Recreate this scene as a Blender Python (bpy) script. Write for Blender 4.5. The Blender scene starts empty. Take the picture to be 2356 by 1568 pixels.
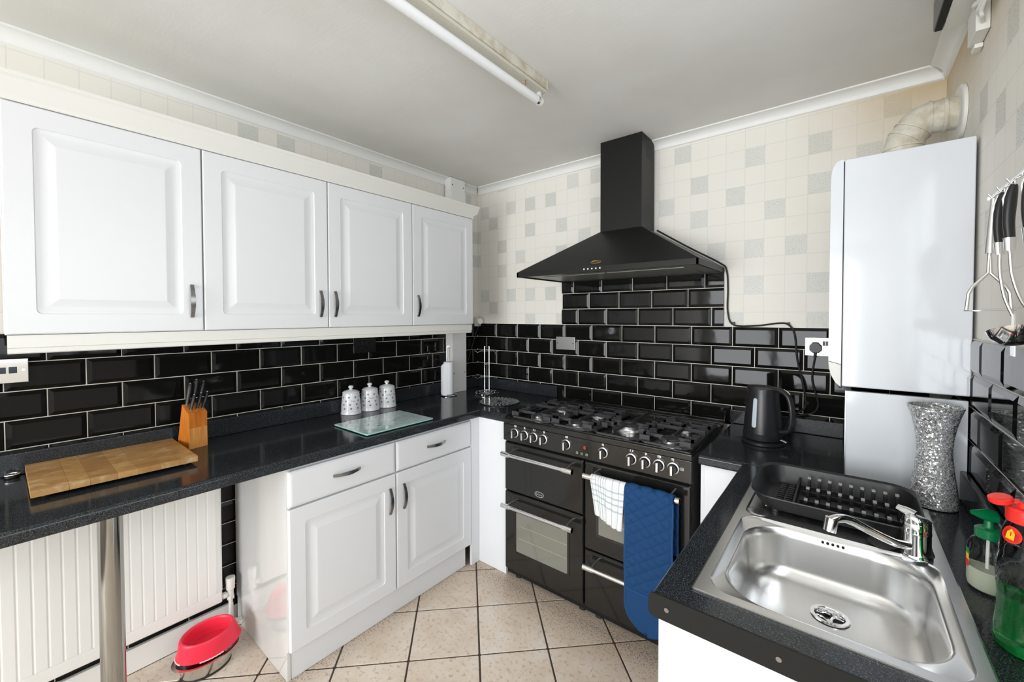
import bpy, bmesh, math, random
from mathutils import Vector, Matrix, Euler
random.seed(7)
R = math.radians
PI = math.pi
SC = bpy.context.scene
COL = SC.collection

# ------------------------------------------------------------------ camera
W, H = 2356, 1568
FPX, CY = 955.4947, 746.7637
YAW, PITCH, ROLL = -0.6780, -0.0217, -0.0017
CAMP = Vector((2.2795, -2.3962, 1.4607))
fw = Vector((math.sin(YAW) * math.cos(PITCH), math.cos(YAW) * math.cos(PITCH), math.sin(PITCH)))
rt = Vector((math.cos(YAW), -math.sin(YAW), 0))
up = rt.cross(fw)
r2 = rt * math.cos(ROLL) + up * math.sin(ROLL)
u2 = -rt * math.sin(ROLL) + up * math.cos(ROLL)
cam = bpy.data.cameras.new('camera')
cam.sensor_fit = 'HORIZONTAL'
cam.sensor_width = 36
cam.lens = FPX / W * 36
cam.shift_y = -(H / 2 - CY) / W
cam.clip_start = 0.02
camo = bpy.data.objects.new('camera', cam)
COL.objects.link(camo)
M = Matrix((r2, u2, -fw)).transposed().to_4x4()
M.translation = CAMP
camo.matrix_world = M
SC.camera = camo

# ------------------------------------------------------------------ light
SC.view_settings.view_transform = 'Standard'
SC.view_settings.look = 'None'
SC.view_settings.gamma = 1
SC.view_settings.use_curve_mapping = False
SC.view_settings.exposure = 0.3
world = bpy.data.worlds.new('sky')
SC.world = world
world.use_nodes = True
world.node_tree.nodes['Background'].inputs[0].default_value = (0.86, 0.93, 1.0, 1)
world.node_tree.nodes['Background'].inputs[1].default_value = 1.0


def area(name, loc, rot, sx, sy, power, col):
    l = bpy.data.lights.new(name, 'AREA')
    l.shape = 'RECTANGLE'
    l.size, l.size_y, l.energy, l.color = sx, sy, power, col
    o = bpy.data.objects.new(name, l)
    COL.objects.link(o)
    o.location, o.rotation_euler = loc, rot
    return o


# daylight coming in at the window over the drainer side; glazed rear door added unseen for frontal fill light
WIN = dict(y0=-2.65, y1=-1.25, z0=1.12, z1=2.17)
FILL_DOOR = dict(x0=0.12, x1=2.45, z0=0.15, z1=2.30)
YR = -6.4  # unseen room end, pushed back to flatten the added door's light falloff
area('window_daylight', (2.60, (WIN['y0'] + WIN['y1']) / 2, (WIN['z0'] + WIN['z1']) / 2), (0, R(90), 0), 1.0, 1.36, 12.5, (0.91, 0.955, 1.0))
area('rear_fill_light', ((FILL_DOOR['x0'] + FILL_DOOR['x1']) / 2, YR + 0.01, 1.22), (R(-90), 0, R(180)), 2.3, 2.1, 150, (0.95, 0.975, 1.0))

# ------------------------------------------------------------------ helpers


class MB:
    def __init__(s):
        s.bm = bmesh.new()
        s.mi = 0
        s.bv = False

    def _new(s, verts):
        for v in verts:
            for f in v.link_faces:
                f.material_index = s.mi

    def box(s, x0, x1, y0, y1, z0, z1, bev=0, seg=2, rot=None, piv=None):
        m = Matrix.Translation(((x0 + x1) / 2, (y0 + y1) / 2, (z0 + z1) / 2)) @ Matrix.Diagonal((abs(x1 - x0), abs(y1 - y0), abs(z1 - z0), 1))
        g = bmesh.ops.create_cube(s.bm, size=1, matrix=m)
        vs = g['verts']
        s._new(vs)
        if rot is not None:
            p = Vector(piv if piv else ((x0 + x1) / 2, (y0 + y1) / 2, (z0 + z1) / 2))
            bmesh.ops.rotate(s.bm, verts=vs, cent=p, matrix=rot)
        if bev:
            s.bv = True
            es = list({e for v in vs for e in v.link_edges})
            r = bmesh.ops.bevel(s.bm, geom=es, offset=bev, segments=seg, affect='EDGES', profile=0.5)
            for f in r['faces']:
                f.material_index = s.mi
        return s

    def face(s, pts):
        f = s.bm.faces.new([s.bm.verts.new(p) for p in pts])
        f.material_index = s.mi
        return f

    def loft(s, rings, cap0=True, cap1=True, closed=True):
        rs = [[s.bm.verts.new(p) for p in r] for r in rings]
        n = len(rs[0])
        for a, b in zip(rs, rs[1:]):
            for i in range(n if closed else n - 1):
                j = (i + 1) % n
                f = s.bm.faces.new((a[i], a[j], b[j], b[i]))
                f.material_index = s.mi
        if cap0:
            s.bm.faces.new(rs[0][::-1]).material_index = s.mi
        if cap1:
            s.bm.faces.new(rs[-1]).material_index = s.mi
        return s

    def lathe(s, prof, c=(0, 0, 0), n=32, cap0=True, cap1=True, sx=1, sy=1, fn=None):
        rings = []
        for r, z in prof:
            ring = []
            for i in range(n):
                a = 2 * PI * i / n
                p = Vector((c[0] + r * sx * math.cos(a), c[1] + r * sy * math.sin(a), c[2] + z))
                ring.append(fn(p, a) if fn else p)
            rings.append(ring)
        return s.loft(rings, cap0, cap1)

    def cyl(s, p0, p1, r0, r1=None, n=20, cap=True):
        p0, p1 = Vector(p0), Vector(p1)
        r1 = r0 if r1 is None else r1
        d = (p1 - p0).normalized()
        a = d.orthogonal().normalized()
        b = d.cross(a)
        ring = lambda p, r: [p + r * (math.cos(2 * PI * i / n) * a + math.sin(2 * PI * i / n) * b) for i in range(n)]
        return s.loft([ring(p0, r0), ring(p1, r1)], cap, cap)

    def tube(s, pts, r, n=10, closed=False, flat=None):
        pts = [Vector(p) for p in pts]
        m = len(pts)
        rings = []
        prev = None
        for i, p in enumerate(pts):
            if closed:
                d = pts[(i + 1) % m] - pts[i - 1]
            else:
                d = pts[min(i + 1, m - 1)] - pts[max(i - 1, 0)]
            d.normalize()
            if prev is None:
                a = d.orthogonal().normalized()
            else:
                a = (prev - d * prev.dot(d)).normalized()
            prev = a
            b = d.cross(a)
            rr = r[i] if isinstance(r, (list, tuple)) else r
            k = 1 if flat is None else flat
            rings.append([p + rr * (math.cos(2 * PI * j / n) * a + k * math.sin(2 * PI * j / n) * b) for j in range(n)])
        if closed:
            rings.append(rings[0])
            return s.loft(rings, False, False)
        return s.loft(rings)

    def prism(s, poly, f0, f1):
        return s.loft([[f0(p) for p in poly], [f1(p) for p in poly]])

    def obj(s, name, mats, parent=None, kind=None, smooth=40, weld=False):
        bm = s.bm
        if weld:
            bmesh.ops.remove_doubles(bm, verts=bm.verts, dist=1e-5)
        bmesh.ops.recalc_face_normals(bm, faces=bm.faces)
        me = bpy.data.meshes.new(name)
        bm.to_mesh(me)
        bm.free()
        for m in (mats if isinstance(mats, (list, tuple)) else [mats]):
            me.materials.append(m)
        if smooth:
            me.shade_smooth()
            me.set_sharp_from_angle(angle=R(smooth))
        o = link(name, me, parent, kind)
        if smooth:
            wn = o.modifiers.new('weighted_normals', 'WEIGHTED_NORMAL')
            wn.keep_sharp = True
            wn.weight = 80
        return o


def link(name, me, parent=None, kind=None):
    o = bpy.data.objects.new(name, me)
    COL.objects.link(o)
    if parent is not None:
        o.parent = parent
        off = Vector((0, 0, 0))
        p = parent
        while p is not None and not p.get('_local'):
            off += p.location
            p = p.parent
        o.location = -off
    if kind:
        o['kind'] = kind
    return o


def thing(name, label, cat, loc=(0, 0, 0), group=None, rz=None):
    """Empty at the base of a thing; parts are given in world coordinates unless rz is set (then local)."""
    o = bpy.data.objects.new(name, None)
    o.empty_display_size = 0.05
    COL.objects.link(o)
    o.location = loc
    if rz is not None:
        o.rotation_euler = (0, 0, rz)
        o['_local'] = 1
    o['label'] = label
    o['category'] = cat
    if group:
        o['group'] = group
    return o


def tag(o, label, cat, group=None):
    o['label'] = label
    o['category'] = cat
    if group:
        o['group'] = group
    return o


def rrect(cx, cy, w, h, r, n=5):
    """rounded rectangle outline in 2D, ccw"""
    r = max(min(r, w / 2 - 1e-5, h / 2 - 1e-5), 1e-5)
    out = []
    for (sx, sy, a0) in ((1, 1, 0), (-1, 1, 90), (-1, -1, 180), (1, -1, 270)):
        ox, oy = cx + sx * (w / 2 - r), cy + sy * (h / 2 - r)
        for i in range(n + 1):
            a = R(a0 + 90 * i / n)
            out.append((ox + r * math.cos(a), oy + r * math.sin(a)))
    return out


def text_faces(txt, size):
    c = bpy.data.curves.new('t', 'FONT')
    c.body = txt
    c.size = size
    c.align_x = 'CENTER'
    c.align_y = 'CENTER'
    c.resolution_u = 2
    o = bpy.data.objects.new('t', c)
    me = bpy.data.meshes.new_from_object(o)
    vs = [tuple(v.co) for v in me.vertices]
    fs = [tuple(p.vertices) for p in me.polygons]
    bpy.data.objects.remove(o)
    bpy.data.curves.remove(c)
    bpy.data.meshes.remove(me)
    return vs, fs


def add_text(mb, txt, size, fn):
    vs, fs = text_faces(txt, size)
    bv = [mb.bm.verts.new(fn(x, y)) for x, y, z in vs]
    for f in fs:
        try:
            mb.bm.faces.new([bv[i] for i in f]).material_index = mb.mi
        except ValueError:
            pass


# ------------------------------------------------------------------ materials
def mat(name, col, rough=0.5, metal=0.0, spec=0.5, coat=0.0, trans=0.0, ior=1.45, emit=None):
    m = bpy.data.materials.new(name)
    m.use_nodes = True
    b = m.node_tree.nodes['Principled BSDF']
    b.inputs['Base Color'].default_value = (*col, 1)
    b.inputs['Roughness'].default_value = rough
    b.inputs['Metallic'].default_value = metal
    b.inputs['Specular IOR Level'].default_value = spec
    b.inputs['Coat Weight'].default_value = coat
    b.inputs['Coat Roughness'].default_value = 0.05
    b.inputs['Transmission Weight'].default_value = trans
    b.inputs['IOR'].default_value = ior
    if emit:
        b.inputs['Emission Color'].default_value = (*emit[0], 1)
        b.inputs['Emission Strength'].default_value = emit[1]
    return m


class NT:
    def __init__(s, m):
        s.t = m.node_tree
        s.b = s.t.nodes['Principled BSDF']

    def n(s, typ, **kw):
        nd = s.t.nodes.new(typ)
        for k, v in kw.items():
            if k.startswith('i_'):
                nd.inputs[k[2:].replace('_', ' ')].default_value = v
            else:
                setattr(nd, k, v)
        return nd

    def l(s, a, b):
        s.t.links.new(a, b)

    def pos(s, scale=(1, 1, 1), obj=False):
        c = s.n('ShaderNodeTexCoord').outputs['Object'] if obj else s.n('ShaderNodeNewGeometry').outputs['Position']
        mp = s.n('ShaderNodeMapping')
        mp.inputs['Scale'].default_value = scale
        s.l(c, mp.inputs['Vector'])
        return mp.outputs['Vector']

    def noise(s, vec, scale, detail=4, rough=0.5):
        nd = s.n('ShaderNodeTexNoise')
        nd.inputs['Scale'].default_value = scale
        nd.inputs['Detail'].default_value = detail
        nd.inputs['Roughness'].default_value = rough
        s.l(vec, nd.inputs['Vector'])
        return nd.outputs['Fac']

    def ramp(s, fac, stops):
        nd = s.n('ShaderNodeValToRGB')
        el = nd.color_ramp.elements
        while len(el) < len(stops):
            el.new(0.5)
        for e, (p, c) in zip(el, stops):
            e.position = p
            e.color = (*c, 1) if len(c) == 3 else c
        s.l(fac, nd.inputs['Fac'])
        return nd.outputs['Color']

    def mix(s, fac, a, b, typ='MIX'):
        nd = s.n('ShaderNodeMix', data_type='RGBA', blend_type=typ)
        for v, i in ((fac, 0), (a, 6), (b, 7)):
            if isinstance(v, (int, float)):
                nd.inputs[i].default_value = v
            elif isinstance(v, tuple):
                nd.inputs[i].default_value = (*v, 1)
            else:
                s.l(v, nd.inputs[i])
        return nd.outputs[2]

    def math(s, op, a, b=None, c=None):
        nd = s.n('ShaderNodeMath', operation=op)
        for v, i in ((a, 0), (b, 1), (c, 2)):
            if v is None:
                continue
            if isinstance(v, (int, float)):
                nd.inputs[i].default_value = v
            else:
                s.l(v, nd.inputs[i])
        return nd.outputs[0]

    def bump(s, h, strength=0.2, dist=0.002):
        nd = s.n('ShaderNodeBump')
        nd.inputs['Strength'].default_value = strength
        nd.inputs['Distance'].default_value = dist
        s.l(h, nd.inputs['Height'])
        s.l(nd.outputs[0], s.b.inputs['Normal'])

    def col(s, c):
        s.l(c, s.b.inputs['Base Color'])

    def rough(s, c):
        s.l(c, s.b.inputs['Roughness'])


# plain ones
m_white = mat('white_gloss_door', (0.80, 0.815, 0.845), 0.30, spec=0.4)
m_whitepanel = mat('white_gloss_panel', (0.72, 0.72, 0.71), 0.07, coat=0.5)
m_cream = mat('cream_moulding', (0.82, 0.815, 0.775), 0.32)
m_whitepaint = mat('white_paint', (0.86, 0.86, 0.84), 0.45)
m_plastic = mat('white_plastic', (0.80, 0.79, 0.75), 0.35)
m_oldplastic = mat('yellowed_plastic', (0.70, 0.66, 0.56), 0.35)
t = NT(m_oldplastic)
t.col(t.ramp(t.noise(t.pos(), 18, 4, 0.6), [(0.35, (0.52, 0.46, 0.35)), (0.58, (0.70, 0.67, 0.58))]))
m_boiler = mat('boiler_enamel', (0.69, 0.72, 0.765), 0.13, coat=0.3)
m_chrome = mat('chrome', (0.86, 0.86, 0.87), 0.08, 1.0)
m_chrome2 = mat('brushed_chrome', (0.74, 0.74, 0.73), 0.28, 1.0)
m_pewter = mat('pewter_handle', (0.27, 0.265, 0.26), 0.26, 1.0)
m_black = mat('black_enamel', (0.012, 0.012, 0.011), 0.13, coat=0.3)
m_blacksatin = mat('black_satin_metal', (0.010, 0.010, 0.0095), 0.42, spec=0.28)
m_blackplastic = mat('black_plastic', (0.014, 0.014, 0.015), 0.38)
m_kettle = mat('black_kettle', (0.016, 0.016, 0.018), 0.30)
m_iron = mat('cast_iron', (0.045, 0.045, 0.048), 0.55)
m_dark = mat('dark_gap', (0.006, 0.006, 0.006), 0.6)
m_red = mat('red_plastic', (0.86, 0.03, 0.07), 0.38)
m_redcap = mat('red_cap', (0.80, 0.03, 0.02), 0.3)
m_green = mat('green_pump', (0.0, 0.14, 0.045), 0.3)
m_steelbowl = mat('steel_bowl', (0.62, 0.60, 0.57), 0.2, 1.0)
m_rubber = mat('black_rubber', (0.02, 0.02, 0.02), 0.7)
m_print = mat('white_print', (0.72, 0.72, 0.70), 0.5)
m_printgrey = mat('grey_print', (0.20, 0.21, 0.24), 0.4)
m_gold = mat('gold_badge', (0.55, 0.38, 0.16), 0.3, 1.0)
m_ceramic = mat('white_ceramic', (0.82, 0.83, 0.86), 0.15, coat=0.4)
m_paper = mat('paper_towel', (0.86, 0.87, 0.90), 0.85)
m_grout = mat('grout', (0.70, 0.67, 0.60), 0.85)
m_glass = mat('clear_glass', (0.96, 0.98, 0.97), 0.02, trans=1.0, ior=1.45)
m_pet = mat('clear_bottle', (0.93, 0.96, 0.95), 0.04, trans=1.0, ior=1.2)
m_liqgreen = mat('green_liquid', (0.02, 0.42, 0.10), 0.05, trans=0.85, ior=1.33)
m_liqpale = mat('pale_liquid', (0.74, 0.76, 0.60), 0.3, trans=0.25, ior=1.33)
m_yellow = mat('yellow_print', (0.9, 0.55, 0.02), 0.4)
m_ledred = mat('red_digit', (0.5, 0.02, 0.02), 0.4, emit=((1, 0.03, 0.02), 0.8))
m_ovenglass = mat('oven_glass', (0.19, 0.195, 0.165), 0.05, spec=0.9, coat=0.8)  # floor reflection lightened into the base colour
m_oveninside = mat('oven_inside', (0.22, 0.22, 0.17), 0.5)
m_tube = mat('fluorescent_tube', (0.86, 0.87, 0.88), 0.3)
m_window = mat('kettle_gauge', (0.50, 0.58, 0.64), 0.3)
m_filter = mat('hood_filter', (0.34, 0.34, 0.31), 0.42, 0.6)
m_cable = mat('black_cable', (0.015, 0.015, 0.015), 0.45)
m_pale = mat('pale_edge', (0.45, 0.80, 0.72), 0.1)

m_tile = mat('black_metro_glaze', (0.0065, 0.0065, 0.006), 0.05, spec=0.24)
t = NT(m_tile)
t.bump(t.noise(t.pos((1, 1, 1)), 9, 2), 0.10, 0.004)

# worktop: black laminate with blue-grey speckle
m_work = mat('speckled_worktop', (0.02, 0.02, 0.02), 0.13, spec=0.42)
t = NT(m_work)
v = t.pos()
n1 = t.noise(v, 420, 2, 0.6)
n2 = t.noise(v, 170, 3, 0.6)
n3 = t.noise(v, 900, 1, 0.5)
c = t.ramp(n1, [(0.42, (0.008, 0.0085, 0.009)), (0.56, (0.019, 0.0215, 0.024)), (0.69, (0.12, 0.135, 0.15))])
c = t.mix(t.ramp(n2, [(0.52, (0, 0, 0)), (0.70, (1, 1, 1))]), c, (0.030, 0.042, 0.055))
c = t.mix(t.ramp(n3, [(0.72, (0, 0, 0)), (0.80, (1, 1, 1))]), c, (0.17, 0.17, 0.165))
t.col(c)

# wallpaper
XP, ZP = 0.0875, 0.0918


def wallpaper(name, axis, a0, ap, silver):
    m = mat(name, (0.8, 0.78, 0.72), 0.6)
    t = NT(m)
    g = t.n('ShaderNodeNewGeometry')
    sp = t.n('ShaderNodeSeparateXYZ')
    t.l(g.outputs['Position'], sp.inputs[0])
    ua = t.math('DIVIDE', t.math('SUBTRACT', sp.outputs[axis], a0), ap)
    za = t.math('DIVIDE', t.math('SUBTRACT', sp.outputs['Z'], 1.5681), ZP)
    def line(q):
        f = t.math('FRACT', t.math('ADD', q, 200.0))
        d = t.math('MINIMUM', f, t.math('SUBTRACT', 1.0, f))
        return t.math('LESS_THAN', d, 0.022)
    ln = t.math('MAXIMUM', line(ua), line(za))
    cv = t.n('ShaderNodeCombineXYZ')
    t.l(t.math('FLOOR', ua), cv.inputs[0])
    t.l(t.math('FLOOR', za), cv.inputs[1])
    wn = t.n('ShaderNodeTexWhiteNoise', noise_dimensions='2D')
    t.l(cv.outputs[0], wn.inputs['Vector'])
    if silver:
        base = t.mix(wn.outputs['Value'], (0.66, 0.66, 0.615), (0.73, 0.73, 0.685))
        sv = t.noise(t.pos(), 330, 2, 0.6)
        base = t.mix(t.ramp(sv, [(0.58, (0, 0, 0)), (0.65, (1, 1, 1))]), base, (0.30, 0.30, 0.27))
        base = t.mix(t.ramp(t.noise(t.pos((1.3, 1.3, 1.3)), 430, 2, 0.6), [(0.62, (0, 0, 0)), (0.68, (1, 1, 1))]), base, (0.85, 0.85, 0.84))
        t.b.inputs['Roughness'].default_value = 0.42
        t.bump(sv, 0.5, 0.001)
    else:
        base = t.mix(wn.outputs['Value'], (0.83, 0.805, 0.745), (0.845, 0.81, 0.742))
        base = t.mix(ln, base, (0.755, 0.74, 0.695))
        t.bump(t.noise(t.pos(), 300, 2), 0.05, 0.001)
    # yellowed, smoke-stained patches high in the boiler corner and by the ceiling
    st = t.noise(t.pos(), 2.2, 4, 0.6)
    zz = t.math('MULTIPLY', t.math('SUBTRACT', sp.outputs['Z'], 2.10), 2.6)
    xx = t.math('MULTIPLY', t.math('SUBTRACT', sp.outputs['X'], 2.05), 2.2)
    k = t.math('MULTIPLY', t.math('MINIMUM', t.math('MAXIMUM', zz, 0.0), 1.0), t.math('MINIMUM', t.math('MAXIMUM', xx, 0.0), 1.0))
    k = t.math('MINIMUM', t.math('MULTIPLY', k, t.math('MULTIPLY', st, 2.0)), 0.9)
    base = t.mix(k, base, (0.56, 0.43, 0.25))
    t.col(base)
    return m


m_wpB = wallpaper('wallpaper_back', 'X', 0.0308, XP, False)
m_wpBs = wallpaper('wallpaper_back_silver', 'X', 0.0308, XP, True)
m_wpL = wallpaper('wallpaper_left', 'Y', -2.3591, 0.0883, False)
m_wpLs = wallpaper('wallpaper_left_silver', 'Y', -2.3591, 0.0883, True)
m_wpR = wallpaper('wallpaper_right', 'Y', -0.6380, 0.0886, False)
m_wpRs = wallpaper('wallpaper_right_silver', 'Y', -0.6380, 0.0886, True)

m_ceil = mat('ceiling_paint', (0.70, 0.69, 0.645), 0.8)
t = NT(m_ceil)
t.col(t.ramp(t.noise(t.pos(), 1.6, 5, 0.55), [(0.30, (0.73, 0.715, 0.67)), (0.62, (0.80, 0.80, 0.775))]))
t.bump(t.noise(t.pos((1, 3, 1)), 30, 4), 0.12, 0.003)

# floor tiles
m_ftile = mat('stone_floor_tile', (0.55, 0.44, 0.35), 0.38)
t = NT(m_ftile)
oi = t.n('ShaderNodeObjectInfo')
v = t.pos()
n1 = t.noise(v, 7, 6, 0.6)
n2 = t.noise(v, 55, 5, 0.65)
n3 = t.noise(t.pos((1, 1, 1)), 130, 3, 0.6)
c = t.ramp(n1, [(0.30, (0.76, 0.62, 0.49)), (0.50, (0.86, 0.74, 0.62)), (0.72, (0.92, 0.85, 0.76))])
c = t.mix(t.ramp(n2, [(0.54, (0, 0, 0)), (0.68, (0.7, 0.7, 0.7))]), c, (0.45, 0.30, 0.20))
c = t.mix(t.math('MULTIPLY', oi.outputs['Random'], 0.16), c, (0.56, 0.42, 0.33))
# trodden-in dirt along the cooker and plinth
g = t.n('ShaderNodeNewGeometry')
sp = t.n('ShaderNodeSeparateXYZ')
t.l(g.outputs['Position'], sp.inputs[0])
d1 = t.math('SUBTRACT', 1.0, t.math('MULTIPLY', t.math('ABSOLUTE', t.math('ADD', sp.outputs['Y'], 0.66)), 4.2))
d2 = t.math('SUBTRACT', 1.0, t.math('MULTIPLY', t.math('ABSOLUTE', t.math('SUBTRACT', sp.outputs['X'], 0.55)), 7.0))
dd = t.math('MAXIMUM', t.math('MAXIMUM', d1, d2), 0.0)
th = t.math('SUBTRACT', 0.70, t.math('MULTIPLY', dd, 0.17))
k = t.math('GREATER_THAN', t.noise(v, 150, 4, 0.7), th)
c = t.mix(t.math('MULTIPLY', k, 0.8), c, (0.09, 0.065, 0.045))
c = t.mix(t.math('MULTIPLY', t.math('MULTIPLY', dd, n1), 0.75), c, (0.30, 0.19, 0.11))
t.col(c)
t.bump(n2, 0.25, 0.002)
m_fgrout = mat('floor_grout', (0.085, 0.065, 0.05), 0.9)

# stainless sink
m_steel = mat('stainless_sink', (0.66, 0.66, 0.65), 0.27, 1.0)
t = NT(m_steel)
t.col(t.ramp(t.noise(t.pos((1, 1, 1)), 4, 2, 0.4), [(0.32, (0.69, 0.685, 0.67)), (0.62, (0.73, 0.73, 0.73))]))


def wood(name, c0, c1, c2, scale, rough, rnd=0.0):
    m = mat(name, c1, rough)
    t = NT(m)
    n = t.noise(t.pos(scale, obj=True), 9, 5, 0.6)
    c = t.ramp(n, [(0.30, c0), (0.5, c1), (0.70, c2)])
    if rnd:
        oi = t.n('ShaderNodeObjectInfo')
        c = t.mix(t.math('MULTIPLY', oi.outputs['Random'], rnd), c, (0.26, 0.115, 0.035))
    t.col(c)
    return m


m_block = wood('orange_wood', (0.46, 0.13, 0.012), (0.62, 0.19, 0.022), (0.72, 0.26, 0.04), (8, 8, 1), 0.35)
m_block2 = wood('striped_wood', (0.52, 0.17, 0.03), (0.74, 0.31, 0.075), (0.82, 0.42, 0.14), (1, 22, 0.6), 0.35)
m_board = wood('board_wood', (0.40, 0.20, 0.065), (0.54, 0.30, 0.10), (0.64, 0.40, 0.17), (3, 1, 1), 0.42, 0.5)
t = NT(m_board)
src = t.b.inputs['Base Color'].links[0].from_socket
w1 = t.noise(t.pos((1.5, 1, 1)), 11, 5, 0.65)
c = t.mix(t.ramp(w1, [(0.55, (0, 0, 0)), (0.72, (0.75, 0.75, 0.75))]), src, (0.76, 0.58, 0.33))
c = t.mix(t.ramp(t.noise(t.pos((1, 2, 1)), 8, 4, 0.6), [(0.58, (0, 0, 0)), (0.75, (0.7, 0.7, 0.7))]), c, (0.30, 0.14, 0.05))
t.col(c)

# mosaic vase
m_mosaic = mat('mirror_mosaic', (0.6, 0.61, 0.62), 0.10, 0.38)
t = NT(m_mosaic)
vo = t.n('ShaderNodeTexVoronoi')
vo.inputs['Scale'].default_value = 260
t.l(t.pos(obj=True), vo.inputs['Vector'])
sv = t.n('ShaderNodeSeparateColor')
t.l(vo.outputs['Color'], sv.inputs[0])
vd = t.n('ShaderNodeTexVoronoi', feature='DISTANCE_TO_EDGE')
vd.inputs['Scale'].default_value = 260
t.l(t.pos(obj=True), vd.inputs['Vector'])
c = t.ramp(sv.outputs[0], [(0.0, (0.30, 0.30, 0.31)), (0.4, (0.75, 0.76, 0.77)), (1.0, (1.0, 1.0, 1.0))])
c = t.mix(t.math('LESS_THAN', vd.outputs['Distance'], 0.06), c, (0.10, 0.10, 0.105))
t.col(c)
gm = t.n('ShaderNodeNewGeometry')
nm = t.n('ShaderNodeVectorMath', operation='MULTIPLY_ADD')
t.l(vo.outputs['Color'], nm.inputs[0])
nm.inputs[1].default_value = (0.8, 0.8, 0.8)
t.l(gm.outputs['Normal'], nm.inputs[2])
sb = t.n('ShaderNodeVectorMath', operation='SUBTRACT')
t.l(nm.outputs[0], sb.inputs[0])
sb.inputs[1].default_value = (0.4, 0.4, 0.4)
nn = t.n('ShaderNodeVectorMath', operation='NORMALIZE')
t.l(sb.outputs[0], nn.inputs[0])
t.l(nn.outputs[0], t.b.inputs['Normal'])

# blue quilted cloth, checked tea towel, glass boards
m_blue = mat('blue_cotton', (0.006, 0.075, 0.22), 0.85)
t = NT(m_blue)
n1 = t.noise(t.pos(), 700, 2)
t.col(t.ramp(n1, [(0.3, (0.002, 0.034, 0.115)), (0.7, (0.004, 0.058, 0.18))]))
m_bluetrim = mat('blue_binding', (0.006, 0.065, 0.20), 0.8)

m_towel = mat('checked_towel', (0.8, 0.8, 0.8), 0.9)
t = NT(m_towel)
uv = t.n('ShaderNodeUVMap')
sp = t.n('ShaderNodeSeparateXYZ')
t.l(uv.outputs[0], sp.inputs[0])


def stripes(q, marks, wd):
    out = None
    for mk in marks:
        d = t.math('LESS_THAN', t.math('ABSOLUTE', t.math('SUBTRACT', q, mk)), wd)
        out = d if out is None else t.math('MAXIMUM', out, d)
    return out


sx_ = stripes(sp.outputs[0], (0.06, 0.16, 0.25, 0.32, 0.39, 0.46, 0.66, 0.85), 0.010)
sy_ = stripes(sp.outputs[1], (0.10, 0.32, 0.56, 0.64, 0.71, 0.79), 0.011)
k = t.math('MINIMUM', t.math('ADD', t.math('MULTIPLY', sx_, 0.75), t.math('MULTIPLY', sy_, 0.6)), 1.0)
t.col(t.mix(k, (0.80, 0.815, 0.82), (0.30, 0.38, 0.42)))
t.bump(t.noise(t.pos(), 600, 2), 0.4, 0.002)

m_gboard = mat('glass_board_print', (0.66, 0.80, 0.78), 0.05, coat=0.5)
t = NT(m_gboard)
n1 = t.noise(t.pos((1, 1, 1)), 17, 3, 0.5)
n2 = t.noise(t.pos((2.2, 1, 1)), 13, 3, 0.55)
c = t.ramp(n1, [(0.36, (0.50, 0.66, 0.66)), (0.52, (0.66, 0.79, 0.77)), (0.70, (0.74, 0.85, 0.83))])
c = t.mix(t.ramp(n2, [(0.63, (0, 0, 0)), (0.68, (0.8, 0.8, 0.8))]), c, (0.10, 0.48, 0.50))
c = t.mix(t.ramp(t.noise(t.pos((3, 3, 3)), 9, 2), [(0.66, (0, 0, 0)), (0.72, (0.6, 0.6, 0.6))]), c, (0.22, 0.23, 0.38))
t.col(c)

m_plate = mat('patterned_glass_plate', (0.02, 0.02, 0.02), 0.06, coat=0.4)
m_platewhite = mat('plate_white_print', (0.62, 0.66, 0.67), 0.12, coat=0.4)

# ------------------------------------------------------------------ room shell
WX = 2.575          # right wall plane
ZC = 2.455          # ceiling
ZT = 1.402          # top of the black tiles
TP, TH = 0.2025, 0.1024


def quad_wall(name, grid_u, grid_z, fn, silver, mats):
    mb = MB()
    vs = {}
    for i, u in enumerate(grid_u):
        for j, z in enumerate(grid_z):
            vs[i, j] = mb.bm.verts.new(fn(u, z))
    for i in range(len(grid_u) - 1):
        for j in range(len(grid_z) - 1):
            f = mb.bm.faces.new((vs[i, j], vs[i + 1, j], vs[i + 1, j + 1], vs[i, j + 1]))
            cu = (grid_u[i] + grid_u[i + 1]) / 2
            cz = (grid_z[j] + grid_z[j + 1]) / 2
            f.material_index = 1 if silver(cu, cz) else 0
    o = mb.obj(name, mats, smooth=0, kind='structure')
    sm = o.modifiers.new('thickness', 'SOLIDIFY')
    sm.thickness = 0.10
    sm.offset = 1
    return o


def uniq(a):
    out = []
    for v in sorted(a):
        if not out or v - out[-1] > 1e-4:
            out.append(v)
    return out


WO = 0.006   # wallpaper lies this far behind the tile bed
zrows = [1.5681 + ZP * j for j in range(-2, 10)]
zg = uniq([0, ZT] + [z for z in zrows if z > ZT + 0.005] + [ZC])
zi = lambda z: math.floor((z - 1.5681) / ZP)
cellsB = {(21, 7), (24, 7), (26, 6), (27, 8), (24, 5), (20, 5), (22, 4), (21, 2), (23, 2), (21, 0), (24, 0), (19, 2), (9, 8), (11, 8), (7, 7), (5, 7), (3, 7), (0, 7), (11, 6), (1, 6), (5, 5), (8, 5), (10, 4), (2, 4), (8, 3), (4, 3), (2, 2), (0, 0), (3, 0), (5, 0), (7, 0), (5, -2), (8, -2), (1, -1), (20, -2), (24, -2), (17, 8), (18, 6), (16, 5), (18, 4), (2, 9), (-1, 5), (-1, 3)}
xg = uniq([-WO, WX + WO] + [0.0308 + XP * k for k in range(0, 30) if 0.0308 + XP * k < WX])
wall_back = quad_wall('wall_back', xg, zg, lambda u, z: (u, WO, z), lambda u, z: z > ZT and (math.floor((u - 0.0308) / XP), zi(z)) in cellsB, [m_wpB, m_wpBs])
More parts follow.
